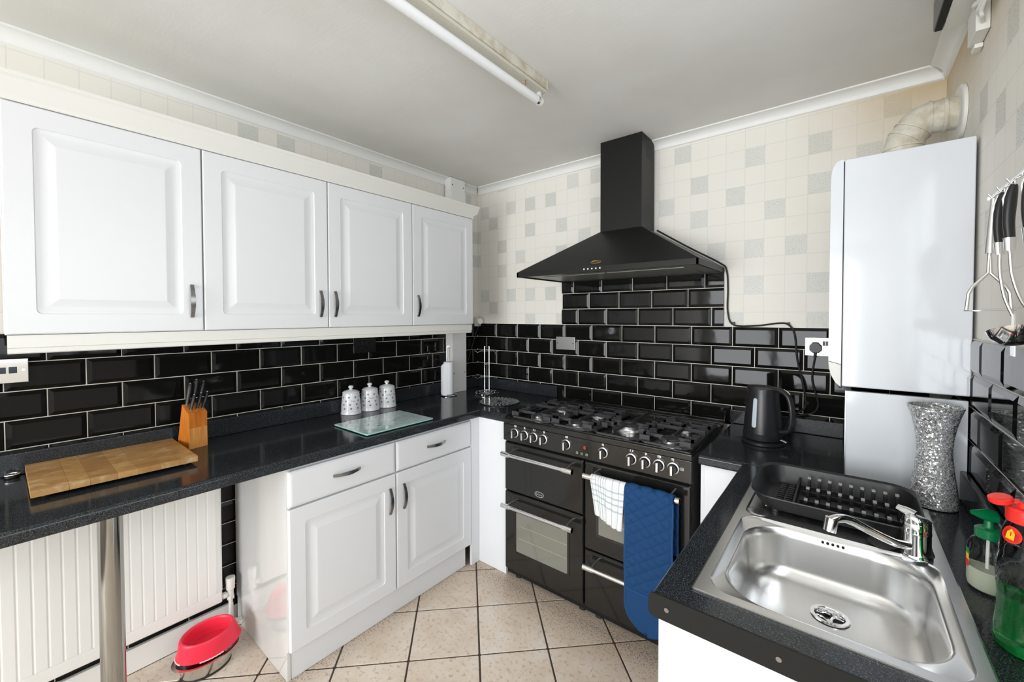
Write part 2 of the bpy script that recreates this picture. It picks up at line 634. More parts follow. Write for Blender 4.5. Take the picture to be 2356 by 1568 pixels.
cellsL = {(8, 8), (10, 8), (16, 8), (25, 8), (26, 5), (26, 3)}
yg = uniq([YR, WO] + [-2.3591 + 0.0883 * k for k in range(-19, 27)])
wall_left = quad_wall('wall_left', yg, zg, lambda u, z: (-WO, u, z), lambda u, z: z > ZT and (math.floor((u + 2.3591) / 0.0883), zi(z)) in cellsL, [m_wpL, m_wpLs])
cellsR = {(0, 5), (-2, 4), (-4, 3), (-3, 6), (2, 8), (-5, 1), (-1, 1), (-6, 7), (-8, 4)}
ygr = uniq([YR, WO, WIN['y0'], WIN['y1']] + [-0.6380 + 0.0886 * k for k in range(-39, 8)])
zgr = uniq(zg + [WIN['z0'], WIN['z1']])
mb = MB()
vs = {}
for i, u in enumerate(ygr):
    for j, z in enumerate(zgr):
        vs[i, j] = mb.bm.verts.new((WX + WO, u, z))
for i in range(len(ygr) - 1):
    for j in range(len(zgr) - 1):
        cu, cz = (ygr[i] + ygr[i + 1]) / 2, (zgr[j] + zgr[j + 1]) / 2
        if WIN['y0'] < cu < WIN['y1'] and WIN['z0'] < cz < WIN['z1']:
            continue
        f = mb.bm.faces.new((vs[i, j], vs[i + 1, j], vs[i + 1, j + 1], vs[i, j + 1]))
        f.material_index = 1 if cz > ZT and (math.floor((cu + 0.6380) / 0.0886), zi(cz)) in cellsR else 0
wall_right = mb.obj('wall_right', [m_wpR, m_wpRs], smooth=0, kind='structure')
for o in (wall_back, wall_left):
    o.modifiers.clear()
# thickness slabs behind the papered skins keep daylight out
mb = MB()
mb.box(-0.2, WX + 0.2, WO + 0.002, 0.2, -0.1, ZC + 0.1)
mb.obj('backing', m_whitepaint, wall_back, smooth=0)
mb = MB()
mb.box(-0.2, -WO - 0.002, YR, 0.2, -0.1, ZC + 0.1)
mb.obj('backing', m_whitepaint, wall_left, smooth=0)
mb = MB()
X0, X1 = WX + WO + 0.002, WX + 0.2
mb.box(X0, X1, WIN['y1'], 0.2, -0.1, ZC + 0.1)
mb.box(X0, X1, YR, WIN['y0'], -0.1, ZC + 0.1)
mb.box(X0, X1, WIN['y0'], WIN['y1'], -0.1, WIN['z0'])
mb.box(X0, X1, WIN['y0'], WIN['y1'], WIN['z1'], ZC + 0.1)
mb.obj('backing', m_whitepaint, wall_right, smooth=0)
mb = MB()
mb.box(-0.2, FILL_DOOR['x0'], YR - 0.15, YR, -0.1, ZC + 0.1)
mb.box(FILL_DOOR['x1'], WX + 0.2, YR - 0.15, YR, -0.1, ZC + 0.1)
mb.box(FILL_DOOR['x0'], FILL_DOOR['x1'], YR - 0.15, YR, -0.1, FILL_DOOR['z0'])
mb.box(FILL_DOOR['x0'], FILL_DOOR['x1'], YR - 0.15, YR, FILL_DOOR['z1'], ZC + 0.1)
mb.obj('wall_rear', m_whitepaint, smooth=0, kind='structure')
mb = MB()
mb.box(-0.2, WX + 0.2, YR - 0.15, 0.2, ZC, ZC + 0.1)
ceiling = mb.obj('ceiling', m_ceil, smooth=0, kind='structure')
# window frame, then frame of the rear door added for fill (behind the viewer)
w = MB()
for (a, b, c, d) in ((WIN['y0'], WIN['y1'], WIN['z0'], WIN['z0'] + .05), (WIN['y0'], WIN['y1'], WIN['z1'] - .05, WIN['z1']), (WIN['y0'], WIN['y0'] + .05, WIN['z0'], WIN['z1']), (WIN['y1'] - .05, WIN['y1'], WIN['z0'], WIN['z1']), (-1.98, -1.92, WIN['z0'], WIN['z1'])):
    w.box(WX - 0.005, WX + 0.02, a, b, c, d, 0.004)
w.obj('window_1', m_whitepaint, kind='structure')
w = MB()
for (a, b, c, d) in ((FILL_DOOR['x0'], FILL_DOOR['x1'], FILL_DOOR['z0'], FILL_DOOR['z0'] + .08), (FILL_DOOR['x0'], FILL_DOOR['x1'], FILL_DOOR['z1'] - .08, FILL_DOOR['z1']), (FILL_DOOR['x0'], FILL_DOOR['x0'] + .08, FILL_DOOR['z0'], FILL_DOOR['z1']), (FILL_DOOR['x1'] - .08, FILL_DOOR['x1'], FILL_DOOR['z0'], FILL_DOOR['z1']), (1.2, 1.3, FILL_DOOR['z0'], FILL_DOOR['z1'])):
    w.box(a, b, YR + 0.012, YR + 0.05, c, d, 0.004)
w.obj('fill_door_1', m_whitepaint, kind='structure')

# floor and its diagonal tiles
mb = MB()
mb.box(-0.2, WX + 0.2, YR - 0.15, 0.2, -0.10, -0.004)
floor = mb.obj('floor', m_fgrout, smooth=0, kind='structure')


def clip(poly, a, b, c):
    out = []
    for i in range(len(poly)):
        p, q = poly[i], poly[(i + 1) % len(poly)]
        dp, dq = a * p[0] + b * p[1] - c, a * q[0] + b * q[1] - c
        if dp <= 0:
            out.append(p)
        if dp * dq < 0:
            k = dp / (dp - dq)
            out.append((p[0] + k * (q[0] - p[0]), p[1] + k * (q[1] - p[1])))
    return out


FP, S2 = 0.3005, math.sqrt(0.5)
FU0, FV0 = -0.0356 + 0.0, 1.2384
full = None
for i in range(-14, 12):
    for j in range(-8, 16):
        u0, v0 = FU0 + i * FP + 0.004, FV0 + j * FP + 0.004
        s_ = FP - 0.008
        pts = []
        for (du, dv) in rrect(s_ / 2, s_ / 2, s_, s_, 0.004, 1):
            u, v = u0 + du, v0 + dv
            pts.append(((u + v) * S2, (u - v) * S2))
        cl = pts
        for (a, b, c) in ((-1, 0, -0.02), (1, 0, WX - 0.02), (0, 1, -0.02), (0, -1, 3.6)):
            cl = clip(cl, a, b, c)
            if len(cl) < 3:
                break
        if len(cl) < 3:
            continue
        ar = abs(sum(cl[k][0] * cl[(k + 1) % len(cl)][1] - cl[(k + 1) % len(cl)][0] * cl[k][1] for k in range(len(cl)))) / 2
        if ar < 0.002:
            continue
        cx, cy = sum(p[0] for p in cl) / len(cl), sum(p[1] for p in cl) / len(cl)
        if cx > 2.2 and cy > -1.3 or cx < 0.35 and cy > -1.45 or cy > -0.25:
            continue
        mb = MB()
        ins = lambda q, k: (cx + (q[0] - cx) * k, cy + (q[1] - cy) * k)
        mb.loft([[(p[0], p[1], -0.004) for p in cl], [(p[0], p[1], -0.0015) for p in cl], [(*ins(p, 0.985), 0.0) for p in cl]], False, True)
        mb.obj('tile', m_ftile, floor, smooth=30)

# ------------------------------------------------------------------ wall tiles
TM = {}


def tile_mesh(w, h, cl=False, cr=False):
    key = (round(w, 3), round(h, 3), cl, cr)
    if key in TM:
        return TM[key]
    mb = MB()
    bw = 0.0145
    bl = 0.0005 if cl else min(bw, w * 0.3)
    br = 0.0005 if cr else min(bw, w * 0.3)
    bh = min(bw, h * 0.25)
    e0, e1 = 0.0018, 0.0062
    x0, x1, z0, z1 = -w / 2, w / 2, -h / 2, h / 2
    r0 = [(x0, 0.004, z0), (x1, 0.004, z0), (x1, 0.004, z1), (x0, 0.004, z1)]
    r1 = [(x, -e0 + 0.0012, z) for x, _, z in r0]
    q = 0.0012
    r2_ = [(x0 + q, -e0, z0 + q), (x1 - q, -e0, z0 + q), (x1 - q, -e0, z1 - q), (x0 + q, -e0, z1 - q)]
    r3 = [(x0 + bl, -e1, z0 + bh), (x1 - br, -e1, z0 + bh), (x1 - br, -e1, z1 - bh), (x0 + bl, -e1, z1 - bh)]
    mb.loft([r0, r1, r2_, r3], False, True)
    bmesh.ops.recalc_face_normals(mb.bm, faces=mb.bm.faces)
    me = bpy.data.meshes.new('tile')
    mb.bm.to_mesh(me)
    mb.bm.free()
    me.materials.append(m_tile)
    TM[key] = me
    return me


GR = 0.0030


def tile_row(parent, wall, z1, z0, a0, a1, off):
    """tiles between along-wall limits a0<a1, joints at off + n*TP, rows z0..z1"""
    n = math.floor((a0 - off) / TP)
    while off + n * TP < a1 - 0.004:
        l, r = off + n * TP, off + (n + 1) * TP
        n += 1
        cl, cr = l < a0 - 0.004, r > a1 + 0.004
        l, r = max(l, a0), min(r, a1)
        if r - l < 0.012:
            continue
        w, h = r - l - GR, z1 - z0 - GR
        rv = cl, cr
        if wall == 'R' or wall == 'L':
            rv = (cr, cl)
        if wall == 'L':
            me = tile_mesh(w, h, cr, cl)
        elif wall == 'R':
            me = tile_mesh(w, h, cl, cr)
        else:
            me = tile_mesh(w, h, cl, cr)
        o = bpy.data.objects.new('tile', me)
        COL.objects.link(o)
        o.parent = parent
        c = (l + r) / 2
        zc = (z0 + z1) / 2
        j = [random.gauss(0, 0.0035) for _ in range(2)]
        if wall == 'B':
            o.location = (c, 0, zc)
            o.rotation_euler = (j[0], 0, j[1])
        elif wall == 'L':
            o.location = (0, -c, zc)
            o.rotation_euler = (j[0], 0, R(90) + j[1])
        else:
            o.location = (WX, -c, zc)
            o.rotation_euler = (j[0], 0, R(-90) + j[1])


def grout(parent, x0, x1, y0, y1, z0, z1):
    mb = MB()
    mb.box(x0, x1, y0, y1, z0, z1)
    mb.obj('grout', m_grout, parent, smooth=0)


Hz = [ZT - TH * k for k in range(0, 14)]
grout(wall_back, 0.0, WX, -0.0002, WO - 0.0005, 0.84, ZT - 0.001)
grout(wall_back, 0.783, 1.779, -0.0002, WO - 0.0005, ZT - 0.001, 1.705)
for k in range(5):
    tile_row(wall_back, 'B', Hz[k], Hz[k + 1], 0.002, 2.55, -0.0026 if k % 2 == 0 else 0.0986)
tile_row(wall_back, 'B', ZT + TH, ZT, 0.783, 1.779, 0.0986)
tile_row(wall_back, 'B', ZT + 2 * TH, ZT + TH, 0.783, 1.779, -0.0226)
tile_row(wall_back, 'B', ZT + 3 * TH, ZT + 2 * TH, 0.783, 1.779, 0.0636)
grout(wall_left, -WO + 0.0005, 0.0002, -2.9, 0.0, 0.84, ZT - 0.001)
grout(wall_left, -WO + 0.0005, 0.0002, -2.9, -1.55, 0.0, 0.84)
for k in range(5):
    tile_row(wall_left, 'L', Hz[k], Hz[k + 1], 0.002, 2.9, 0.0562 if k % 2 == 0 else 0.1575)
for k in range(5, 13):
    tile_row(wall_left, 'L', Hz[k], Hz[k + 1], 1.60, 2.6, 0.0562 if k % 2 == 0 else 0.1575)
ZR = 1.388
grout(wall_right, WX - 0.0002, WX + WO - 0.0005, -1.66, -0.3, 0.88, ZR + 0.002)
for k in range(5):
    tile_row(wall_right, 'R', ZR - TH * k, ZR - TH * (k + 1), 0.30, 1.66, 0.0895 if k % 2 == 0 else 0.1925)

# coving
COVP = [(0, -0.05)] + [(0.008 + 0.042 * (1 - math.cos(R(a))), -0.05 + 0.038 * math.sin(R(a)) ** 0.9 + 0.004) for a in (0, 15, 30, 45, 60, 75, 90)] + [(0.053, -0.006), (0.053, 0)]
COVP += [(0, 0)]


def coving(name, fn, a0, a1, mat_=None):
    mb = MB()
    mb.prism(COVP, lambda p: fn(p[0], p[1] + ZC, a0, p[0]), lambda p: fn(p[0], p[1] + ZC, a1, p[0]))
    return mb.obj(name, m_whitepaint, smooth=50, kind='structure')


coving('trim_1', lambda d, z, a, q: (-WO + d, a - (d if a > -0.1 else 0), z), YR, 0.0)
coving('trim_2', lambda d, z, a, q: (a + (d if a < 1 else -d), WO - d, z), 0.0, WX)
coving('trim_3', lambda d, z, a, q: (WX + WO - d, a - (d if a > -0.1 else 0), z), -0.498, 0.0)

# skirting on the left
mb = MB()
mb.box(-0.002, 0.02, -3.6, -1.71, 0.0, 0.10, 0.004)
mb.obj('baseboard_left', m_whitepaint, kind='structure')

# boxed pelmet above the window, starting short of the corner
t_ = thing('window_pelmet', 'cream boxed pelmet with dark strip along ceiling above utensil wall', 'pelmet', (2.54, -1.7, 2.36))
mb = MB()
mb.box(2.506, WX - 0.001, -3.3, -0.502, 2.362, 2.452)
mb.obj('box', m_cream, t_)
mb = MB()
mb.box(2.487, 2.5035, -3.3, -0.506, 2.360, 2.452)
mb.obj('strip', m_dark, t_)
mb = MB()
mb.box(2.484, 2.4868, -3.3, -0.504, 2.364, 2.452)
mb.obj('face', mat('shadow_grey_face', (0.20, 0.20, 0.19), 0.5), t_)  # pelmet side painted grey to stand for its shadow

# ------------------------------------------------------------------ cabinets
DOORP = [(0, 0, .002), (0, .0145, .003), (.0035, .0180, .005), (.012, .0180, .008), (.062, .0180, .014), (.0645, .0150, .013), (.074, .0140, .009), (.077, .0128, .008), (.0885, .0128, .004), (.108, .0176, .003), (.112, .0186, .003)]
DRAWP = [(0, 0, .002), (0, .0120, .003), (.003, .0150, .004), (.010, .0180, .006), (.016, .0185, .006)]


def panel(mb, fn, u0, u1, v0, v1, prof):
    cu, cv, w, h = (u0 + u1) / 2, (v0 + v1) / 2, u1 - u0, v1 - v0
    rings = []
    for ins, n, r in prof:
        rings.append([fn(u, v, n) for u, v in rrect(cu, cv, w - 2 * ins, h - 2 * ins, r, 3)])
    mb.loft(rings, True, True)


def bow_handle(parent, c, axis, L=0.125, out=Vector((1, 0, 0))):
    """bowed flat bar handle centred at c (on the door face)"""
    mb = MB()
    ax = Vector(axis)
    side = ax.cross(out)
    c = Vector(c)
    rings = []
    N = 14
    for i in range(N + 1):
        s = i / N * 2 - 1
        h = 0.006 + 0.017 * (1 - s * s)
        p = c + ax * (s * L / 2) + out * h
        wv = 0.0055 + 0.0025 * (1 - abs(s)) + (0.0008 * math.sin(i * 3.1) if 3 < i < 11 else 0)
        th = 0.0028
        rings.append([p + side * wv + out * th, p - side * wv + out * th, p - side * wv - out * th, p + side * wv - out * th])
    mb.loft(rings)
    for s in (-1, 1):
        p = c + ax * (s * (L / 2 - 0.006))
        mb.cyl(p - out * 0.001, p + out * 0.010, 0.0045, n=10)
    return mb.obj('handle', m_pewter, parent, smooth=50)


FX = lambda x: (lambda u, v, n: (x + n, u, v))
uc = [-2.382, -1.888, -1.388, -0.888, -0.391]
hy = [-1.927, -1.429, -1.357, -0.853]
lab = ['white panelled wall cabinet at the far end from the cooker hood', 'white panelled wall cabinet above the wooden knife block', 'white panelled wall cabinet above the three heart canisters', 'white panelled wall cabinet next to the corner and boxed pipe']
for i in range(4):
    a, b = uc[i], uc[i + 1]
    t_ = thing('wall_cabinet', lab[i], 'cabinet', (0.16, (a + b) / 2, 1.405), 'white wall cabinets in a row')
    mb = MB()
    mb.box(0.010, 0.312, a + 0.001, b - 0.001, 1.405, 2.106)
    mb.obj('body', m_white, t_, smooth=0)
    mb = MB()
    panel(mb, FX(0.314), a + 0.002, b - 0.002, 1.406, 2.104, DOORP)
    d = mb.obj('door', m_white, t_, smooth=28)
    bow_handle(d, (0.332, hy[i], 1.519), (0, 0, 1))
# cornice and light pelmet
mb = MB()
CP = [(0.0, 2.106), (0.332, 2.106), (0.336, 2.112), (0.337, 2.122), (0.346, 2.140), (0.358, 2.165), (0.366, 2.172), (0.367, 2.183), (0.0, 2.183)]
mb.prism(CP, lambda p: (max(p[0], .01), -2.45, p[1]), lambda p: (max(p[0], .01), -0.391 + (0.03 if p[0] > .345 else 0.0), p[1]))
tag(mb.obj('cornice', m_cream, smooth=40), 'long cream cornice moulding running along the tops of wall cabinets', 'moulding')
mb = MB()
LP = [(0.296, 1.404), (0.322, 1.404), (0.322, 1.366), (0.318, 1.364), (0.318, 1.350), (0.315, 1.347), (0.296, 1.347)]
mb.prism(LP, lambda p: (p[0], -2.377, p[1]), lambda p: (p[0], -0.394, p[1]))
tag(mb.obj('light_pelmet', m_cream, smooth=30), 'long cream light pelmet running under the wall cabinets', 'moulding')

# boxed pipe in the corner
t_ = thing('pipe_boxing', 'white boxed-in vertical pipe rising from worktop behind the paper towel', 'boxing', (0.04, -0.29, 0.905))
mb = MB()
mb.box(0.008, 0.078, -0.345, -0.205, 0.9055, 2.36, 0.002)
mb.box(0.008, 0.070, -0.345, -0.205, 2.36, 2.452, 0.002)
mb.obj('box', m_whitepaint, t_)
for (y, z) in ((-0.33, 1.045), (-0.222, 1.045), (-0.33, 2.40), (-0.222, 2.40)):
    mb = MB()
    mb.cyl((0.077, y, z) if z < 2 else (0.069, y, z), (0.0795, y, z) if z < 2 else (0.0715, y, z), 0.004, n=10)
    mb.obj('screw', m_dark, t_)

# base cabinets
bc = [-1.695, -1.195, -0.675]
lab = ['white base cabinet with drawer beside the open space over radiator', 'white base cabinet with drawer beside the corner and range cooker']
XD = 0.573
for i in range(2):
    a, b = bc[i], bc[i + 1]
    t_ = thing('base_cabinet', lab[i], 'cabinet', (0.3, (a + b) / 2, 0.0), 'white base cabinets under the long worktop')
    mb = MB()
    mb.box(0.022, XD - 0.002, a + (0.016 if i == 0 else 0.001), b - 0.001, 0.13, 0.862)
    mb.obj('body', m_white, t_, smooth=0)
    if i == 0:
        mb = MB()
        mb.box(0.022, XD + 0.004, a - 0.003, a + 0.0155, 0.128, 0.8635, 0.001)
        mb.obj('side_panel', m_whitepanel, t_, smooth=0)
    mb = MB()
    panel(mb, FX(XD), a + 0.003, b - 0.003, 0.705, 0.850, DRAWP)
    d = mb.obj('drawer', m_white, t_, smooth=28)
    bow_handle(d, (XD + 0.018, (a + b) / 2 - (0.005 if i == 0 else 0.01), 0.783), (0, 1, 0))
    mb = MB()
    panel(mb, FX(XD), a + 0.003, b - 0.003, 0.128, 0.698, DOORP)
    d = mb.obj('door', m_white, t_, smooth=28)
    bow_handle(d, (XD + 0.018, (-1.233, -1.1535)[i], 0.576), (0, 0, 1))
t_ = thing('plinth', 'white plinth boards under the two base cabinets', 'plinth', (0.5, -1.18, 0))
mb = MB()
mb.box(0.545, 0.560, -1.678, -0.70, 0.001, 0.127, 0.0015)
mb.obj('front_board', m_white, t_)
mb = MB()
mb.box(0.022, 0.562, -1.695, -1.680, 0.001, 0.127, 0.0015)
mb.obj('end_board', m_whitepanel, t_)
t_ = thing('corner_filler', 'white corner filler panels between base cabinet and range cooker', 'panel', (0.65, -0.6, 0))
mb = MB()
mb.box(XD, XD + 0.016, -0.676, -0.612, 0.001, 0.862, 0.001)
mb.obj('side_strip', m_white, t_)
mb = MB()
mb.box(XD + 0.004, 0.796, -0.611, -0.595, 0.001, 0.862, 0.001)
mb.obj('front_strip', m_white, t_)

# ------------------------------------------------------------------ worktops
ZW, ZU = 0.905, 0.866


def edge_profile(x_in, x_out, s=1):
    """section of a worktop with rolled front edge, from x_in to x_out"""
    r = 0.012
    pts = [(x_in, ZU), (x_out - s * 0.004, ZU), (x_out - s * 0.0012, ZU + 0.003)]
    pts += [(x_out, ZU + 0.008), (x_out, ZW - r)]
    for a in (20, 45, 70, 90):
        pts.append((x_out - s * r * (1 - math.cos(R(a))), ZW - r + r * math.sin(R(a))))
    pts.append((x_in, ZW))
    return pts


YJ = -0.612
mb = MB()
mb.prism(edge_profile(0.002, 0.603), lambda p: (p[0], -3.3, p[1]), lambda p: (p[0], YJ - 0.0008, p[1]))
tag(mb.obj('worktop', m_work, smooth=30), 'long black speckled worktop carrying knife block, boards and canisters', 'worktop')
mb = MB()
mb.box(0.002, 0.603, YJ, -0.002, ZU, ZW)
mb.prism(edge_profile(-0.002, YJ, -1), lambda p: (0.603, p[0], p[1]), lambda p: (0.797, p[0], p[1]))
tag(mb.obj('worktop', m_work, smooth=30), 'black speckled corner worktop with mug tree and round plate', 'worktop')
mb = MB()
mb.prism(edge_profile(-0.002, -0.645, -1), lambda p: (1.826, p[0], p[1]), lambda p: (WX - 0.002, p[0], p[1]))
tag(mb.obj('worktop', m_work, smooth=30), 'black speckled worktop under the kettle right of the cooker', 'worktop')
SX0, SX1, SY0, SY1 = 2.040, 2.466, -1.520, -0.745     # sink rim
HX0, HX1, HY0, HY1 = SX0 + 0.012, SX1 - 0.012, SY0 + 0.012, SY1 - 0.012
YE = -1.578
t_ = thing('worktop', 'black speckled worktop around the steel sink with screwed end strip', 'worktop', (2.28, -1.1, ZU))
mb = MB()
mb.prism(edge_profile(HX0, 1.978, -1), lambda p: (p[0], YE, p[1]), lambda p: (p[0], -0.646, p[1]))
mb.box(HX1, WX - 0.002, YE, -0.646, ZU, ZW)
mb.box(HX0, HX1, YE, HY0, ZU, ZW)
mb.box(HX0, HX1, HY1, -0.646, ZU, ZW)
mb.obj('slab', m_work, t_, smooth=30)
mb = MB()
mb.prism(rrect((1.9755 + 2.56) / 2, 0.884, 2.56 - 1.9755, 0.0475, 0.012, 4), lambda p: (p[0], YE - 0.005, p[1]), lambda p: (p[0], YE - 0.0003, p[1]))
mb.obj('end_strip', m_blacksatin, t_)
for x in (2.012, 2.198, 2.38):
    mb = MB()
    mb.cyl((x, YE - 0.0046, 0.884), (x, YE - 0.0062, 0.884), 0.0045, n=14)
    mb.obj('screw', m_pewter, t_)

# upstands
def upstand(label, x0, x1, y0, y1, h=0.078):
    mb = MB()
    mb.box(x0, x1, y0, y1, ZW + 0.0003, ZW + h, 0.004, 3)
    tag(mb.obj('upstand', m_work), label, 'upstand')


upstand('long black speckled upstand behind knife block and canisters', 0.0075, 0.024, -3.3, -0.347)
upstand('short black speckled upstand behind the mug tree', 0.026, 0.755, -0.024, -0.0075)
upstand('black speckled upstand piece in the corner beside boxed pipe', 0.0075, 0.024, -0.203, -0.0075)
upstand('black speckled upstand behind the kettle', 1.815, 2.277, -0.024, -0.0075, 0.070)
upstand('black speckled upstand along the wall behind the soap bottles', WX - 0.024, WX - 0.0075, -1.575, -0.582, 0.088)

# chrome leg, radiator, valve
t_ = thing('support_post', 'round chrome breakfast-bar support post in front of the radiator', 'post', (0.50, -2.185, 0))
mb = MB()
mb.cyl((0.50, -2.185, 0.012), (0.50, -2.185, ZU - 0.012), 0.030, n=40)
mb.obj('tube', mat('worn_chrome', (0.36, 0.355, 0.34), 0.12, 1.0), t_)  # worn chrome, with dark reflections put into the base colour
mb = MB()
mb.cyl((0.50, -2.185, ZU - 0.012), (0.50, -2.185, ZU - 0.0005), 0.045, n=40)
mb.obj('top_plate', m_chrome2, t_)
mb = MB()
mb.cyl((0.50, -2.185, 0.0), (0.50, -2.185, 0.012), 0.040, n=40)
mb.obj('foot', m_chrome2, t_)

t_ = thing('radiator', 'white ribbed panel radiator on the wall under the worktop', 'radiator', (0.08, -2.5, 0.17))
mb = MB()
prof = []
y = -3.2
RP = 0.036
yy = []
while y < -1.80:
    yy += [(y, 0.1004), (y + 0.0045, 0.102), (y + RP - 0.0045, 0.102), (y + RP, 0.1004)]
    y += RP
prof = [(0.05, -3.215)] + [(0.098, -3.215)] + [(x, yv) for yv, x in yy] + [(0.098, -1.782), (0.094, -1.776), (0.05, -1.776)]
mb.prism(prof, lambda p: (p[0], p[1], 0.222), lambda p: (p[0], p[1], 0.765))
mb.obj('panel', m_whitepaint, t_, smooth=15)
mb = MB()
for z0, z1 in ((0.168, 0.222), (0.765, 0.80)):
    mb.box(0.05, 0.099, -3.215, -1.776, z0, z1, 0.008, 3)
mb.obj('rail', m_whitepaint, t_)
for yb_ in (-2.5, -1.95):
    mb = MB()
    mb.box(0.009, 0.0495, yb_, yb_ + 0.05, 0.25, 0.70)
    mb.obj('bracket', m_whitepaint, t_)
t_ = thing('radiator_valve', 'white radiator valve with bent pipe at the radiator corner', 'valve', (0.085, -1.742, 0.05))
mb = MB()
mb.lathe([(0.013, 0.205), (0.0175, 0.210), (0.0175, 0.222), (0.019, 0.255), (0.0185, 0.262), (0.014, 0.264)], (0.085, -1.742, 0), 20)
mb.obj('knob', m_plastic, t_)
mb = MB()
mb.cyl((0.085, -1.742, 0.165), (0.085, -1.742, 0.208), 0.0125)
mb.cyl((0.085, -1.742, 0.163), (0.085, -1.742, 0.178), 0.016, n=6)
mb.cyl((0.085, -1.776, 0.188), (0.085, -1.742, 0.188), 0.0095)
mb.cyl((0.085, -1.772, 0.188), (0.085, -1.758, 0.188), 0.0145, n=6)
mb.obj('body', m_plastic, t_)
mb = MB()
mb.tube([(0.085, -1.742, 0.165), (0.085, -1.742, 0.09), (0.085, -1.738, 0.065), (0.086, -1.725, 0.052), (0.088, -1.700, 0.050)], 0.0085, 14)
mb.obj('pipe', m_whitepaint, t_)

# ------------------------------------------------------------------ range cooker
RX0, RX1, RY = 0.806, 1.801, -0.640
rc = thing('range_cooker', 'wide black range cooker with seven gas burners and chrome handles', 'cooker', (1.30, -0.33, 0))
mb = MB()
mb.box(RX0 + 0.003, RX1 - 0.003, RY + 0.024, -0.035, 0.045, 0.890)
mb.obj('body', m_black, rc, smooth=0)
mb = MB()
mb.box(RX0 + 0.01, RX1 - 0.01, RY + 0.02, RY + 0.06, 0.030, 0.068)
mb.obj('kick_strip', m_blacksatin, rc, smooth=0)
for x in (RX0 + 0.06, 1.27, 1.36, RX1 - 0.06):
    mb = MB()
    mb.cyl((x, RY + 0.06, 0.0), (x, RY + 0.06, 0.032), 0.020, 0.016, 14)
    mb.obj('foot', m_rubber, rc)
# hob with raised rim
mb = MB()
mb.box(RX0, RX1, RY - 0.006, -0.030, 0.870, 0.897, 0.005)
hob = mb.obj('hob', m_black, rc)
mb = MB()
hx0, hx1, hy0, hy1 = RX0 + 0.006, RX1 - 0.006, RY + 0.006, -0.034
for b in ((hx0, hx1, hy0, hy0 + 0.010), (hx0, hx1, hy1 - 0.010, hy1), (hx0, hx0 + 0.010, hy0, hy1), (hx1 - 0.010, hx1, hy0, hy1)):
    mb.box(b[0], b[1], b[2], b[3], 0.895, 0.9025, 0.003)
mb.obj('rim', m_black, hob)
mb = MB()
mb.box(RX0 + 0.004, RX1 - 0.004, -0.034, -0.024, 0.890, 0.918, 0.003)
mb.obj('rear_lip', m_black, rc)
mb = MB()
mb.prism([(-0.10, 0.8975), (-0.026, 0.8975), (-0.026, 0.962), (-0.040, 0.962), (-0.055, 0.945), (-0.068, 0.915)], lambda p: (RX1 - 0.004, p[0], p[1]), lambda p: (RX1 - 0.0005, p[0], p[1]))
mb.obj('corner_guard', m_black, rc, smooth=0)
# fascia
mb = MB()
mb.box(RX0, RX1 - 0.002, RY - 0.004, RY + 0.02, 0.776, 0.8695, 0.003)
fas = mb.obj('control_panel', m_black, rc)
kx = [0.892, 0.9565, 1.0165, 1.0768, 1.2136, 1.4113, 1.547, 1.6094, 1.6693, 1.7284]
for x in kx:
    c = Vector((x, RY - 0.004, 0.8285))
    mb = MB()
    prof = [(0.0, 0.0), (0.0255, 0.0), (0.0255, 0.006), (0.0240, 0.0085), (0.0205, 0.0095), (0.0205, 0.011)]
    rings = []
    for r, h in prof[1:]:
        rings.append([c + Vector((r * math.cos(2 * PI * i / 28), -h, r * math.sin(2 * PI * i / 28))) for i in range(28)])
    mb.loft(rings)
    kb = mb.obj('knob', m_chrome2, fas)
    mb = MB()
    rings = []
    for r, h in ((0.0203, 0.010), (0.0195, 0.020), (0.0175, 0.0225)):
        rings.append([c + Vector((r * math.cos(2 * PI * i / 24), -h, r * math.sin(2 * PI * i / 24))) for i in range(24)])
    mb.loft(rings)
    mb.obj('dial', m_blackplastic, kb)
    mb = MB()
    mb.box(x - 0.0050, x + 0.0050, c.y - 0.036, c.y - 0.018, c.z - 0.023, c.z + 0.016, 0.002)
    mb.obj('grip', m_chrome, kb)
# printed marks above the knobs and clock
mb = MB()
yp = RY - 0.0043


def mk(x0, x1, z0, z1):
    mb.face([(x0, yp, z0), (x1, yp, z0), (x1, yp, z1), (x0, yp, z1)])


for i, x in enumerate(kx):
    z = 0.8622
    for (dx, dz) in ((-0.0085, 0.0015), (-0.003, 0.0015), (0.0025, 0.0015), (-0.0085, -0.0035), (0.0025, -0.0035), (-0.003, -0.0035)):
        if (i + int(dx * 1000) + int(dz * 1000)) % 4 == 0:
            continue
        mk(x + dx, x + dx + 0.0045, z + dz, z + dz + 0.004)
    mk(x - 0.0007, x + 0.0007, z - 0.0070, z - 0.0045)
for x, z in ((0.8665, 0.834), (1.762, 0.830)):
    for b in ((-.006, .006, .005, .0065), (-.006, .006, -.0055, -.004), (-.0065, -.005, -.005, .006), (.005, .0065, -.005, .006), (-.002, .002, -.001, .003)):
        mk(x + b[0], x + b[1], z + b[2], z + b[3])
for x in (1.272, 1.298, 1.324):
    for b in ((-.005, .005, .004, .005), (-.005, .005, -.005, -.004), (-.005, -.004, -.005, .005), (.004, .005, -.005, .005), (-.002, .002, -.0006, .0006)):
        mk(x + b[0], x + b[1], 0.7955 + b[2], 0.7955 + b[3])
mb.obj('printed_marks', m_print, fas, smooth=0, kind='stuff')
mb = MB()
mb.box(1.252, 1.345, RY - 0.0052, RY - 0.003, 0.785, 0.852, 0.001)
dsp = mb.obj('display', mat('display_black', (0.016, 0.017, 0.013), 0.08), fas)
mb = MB()
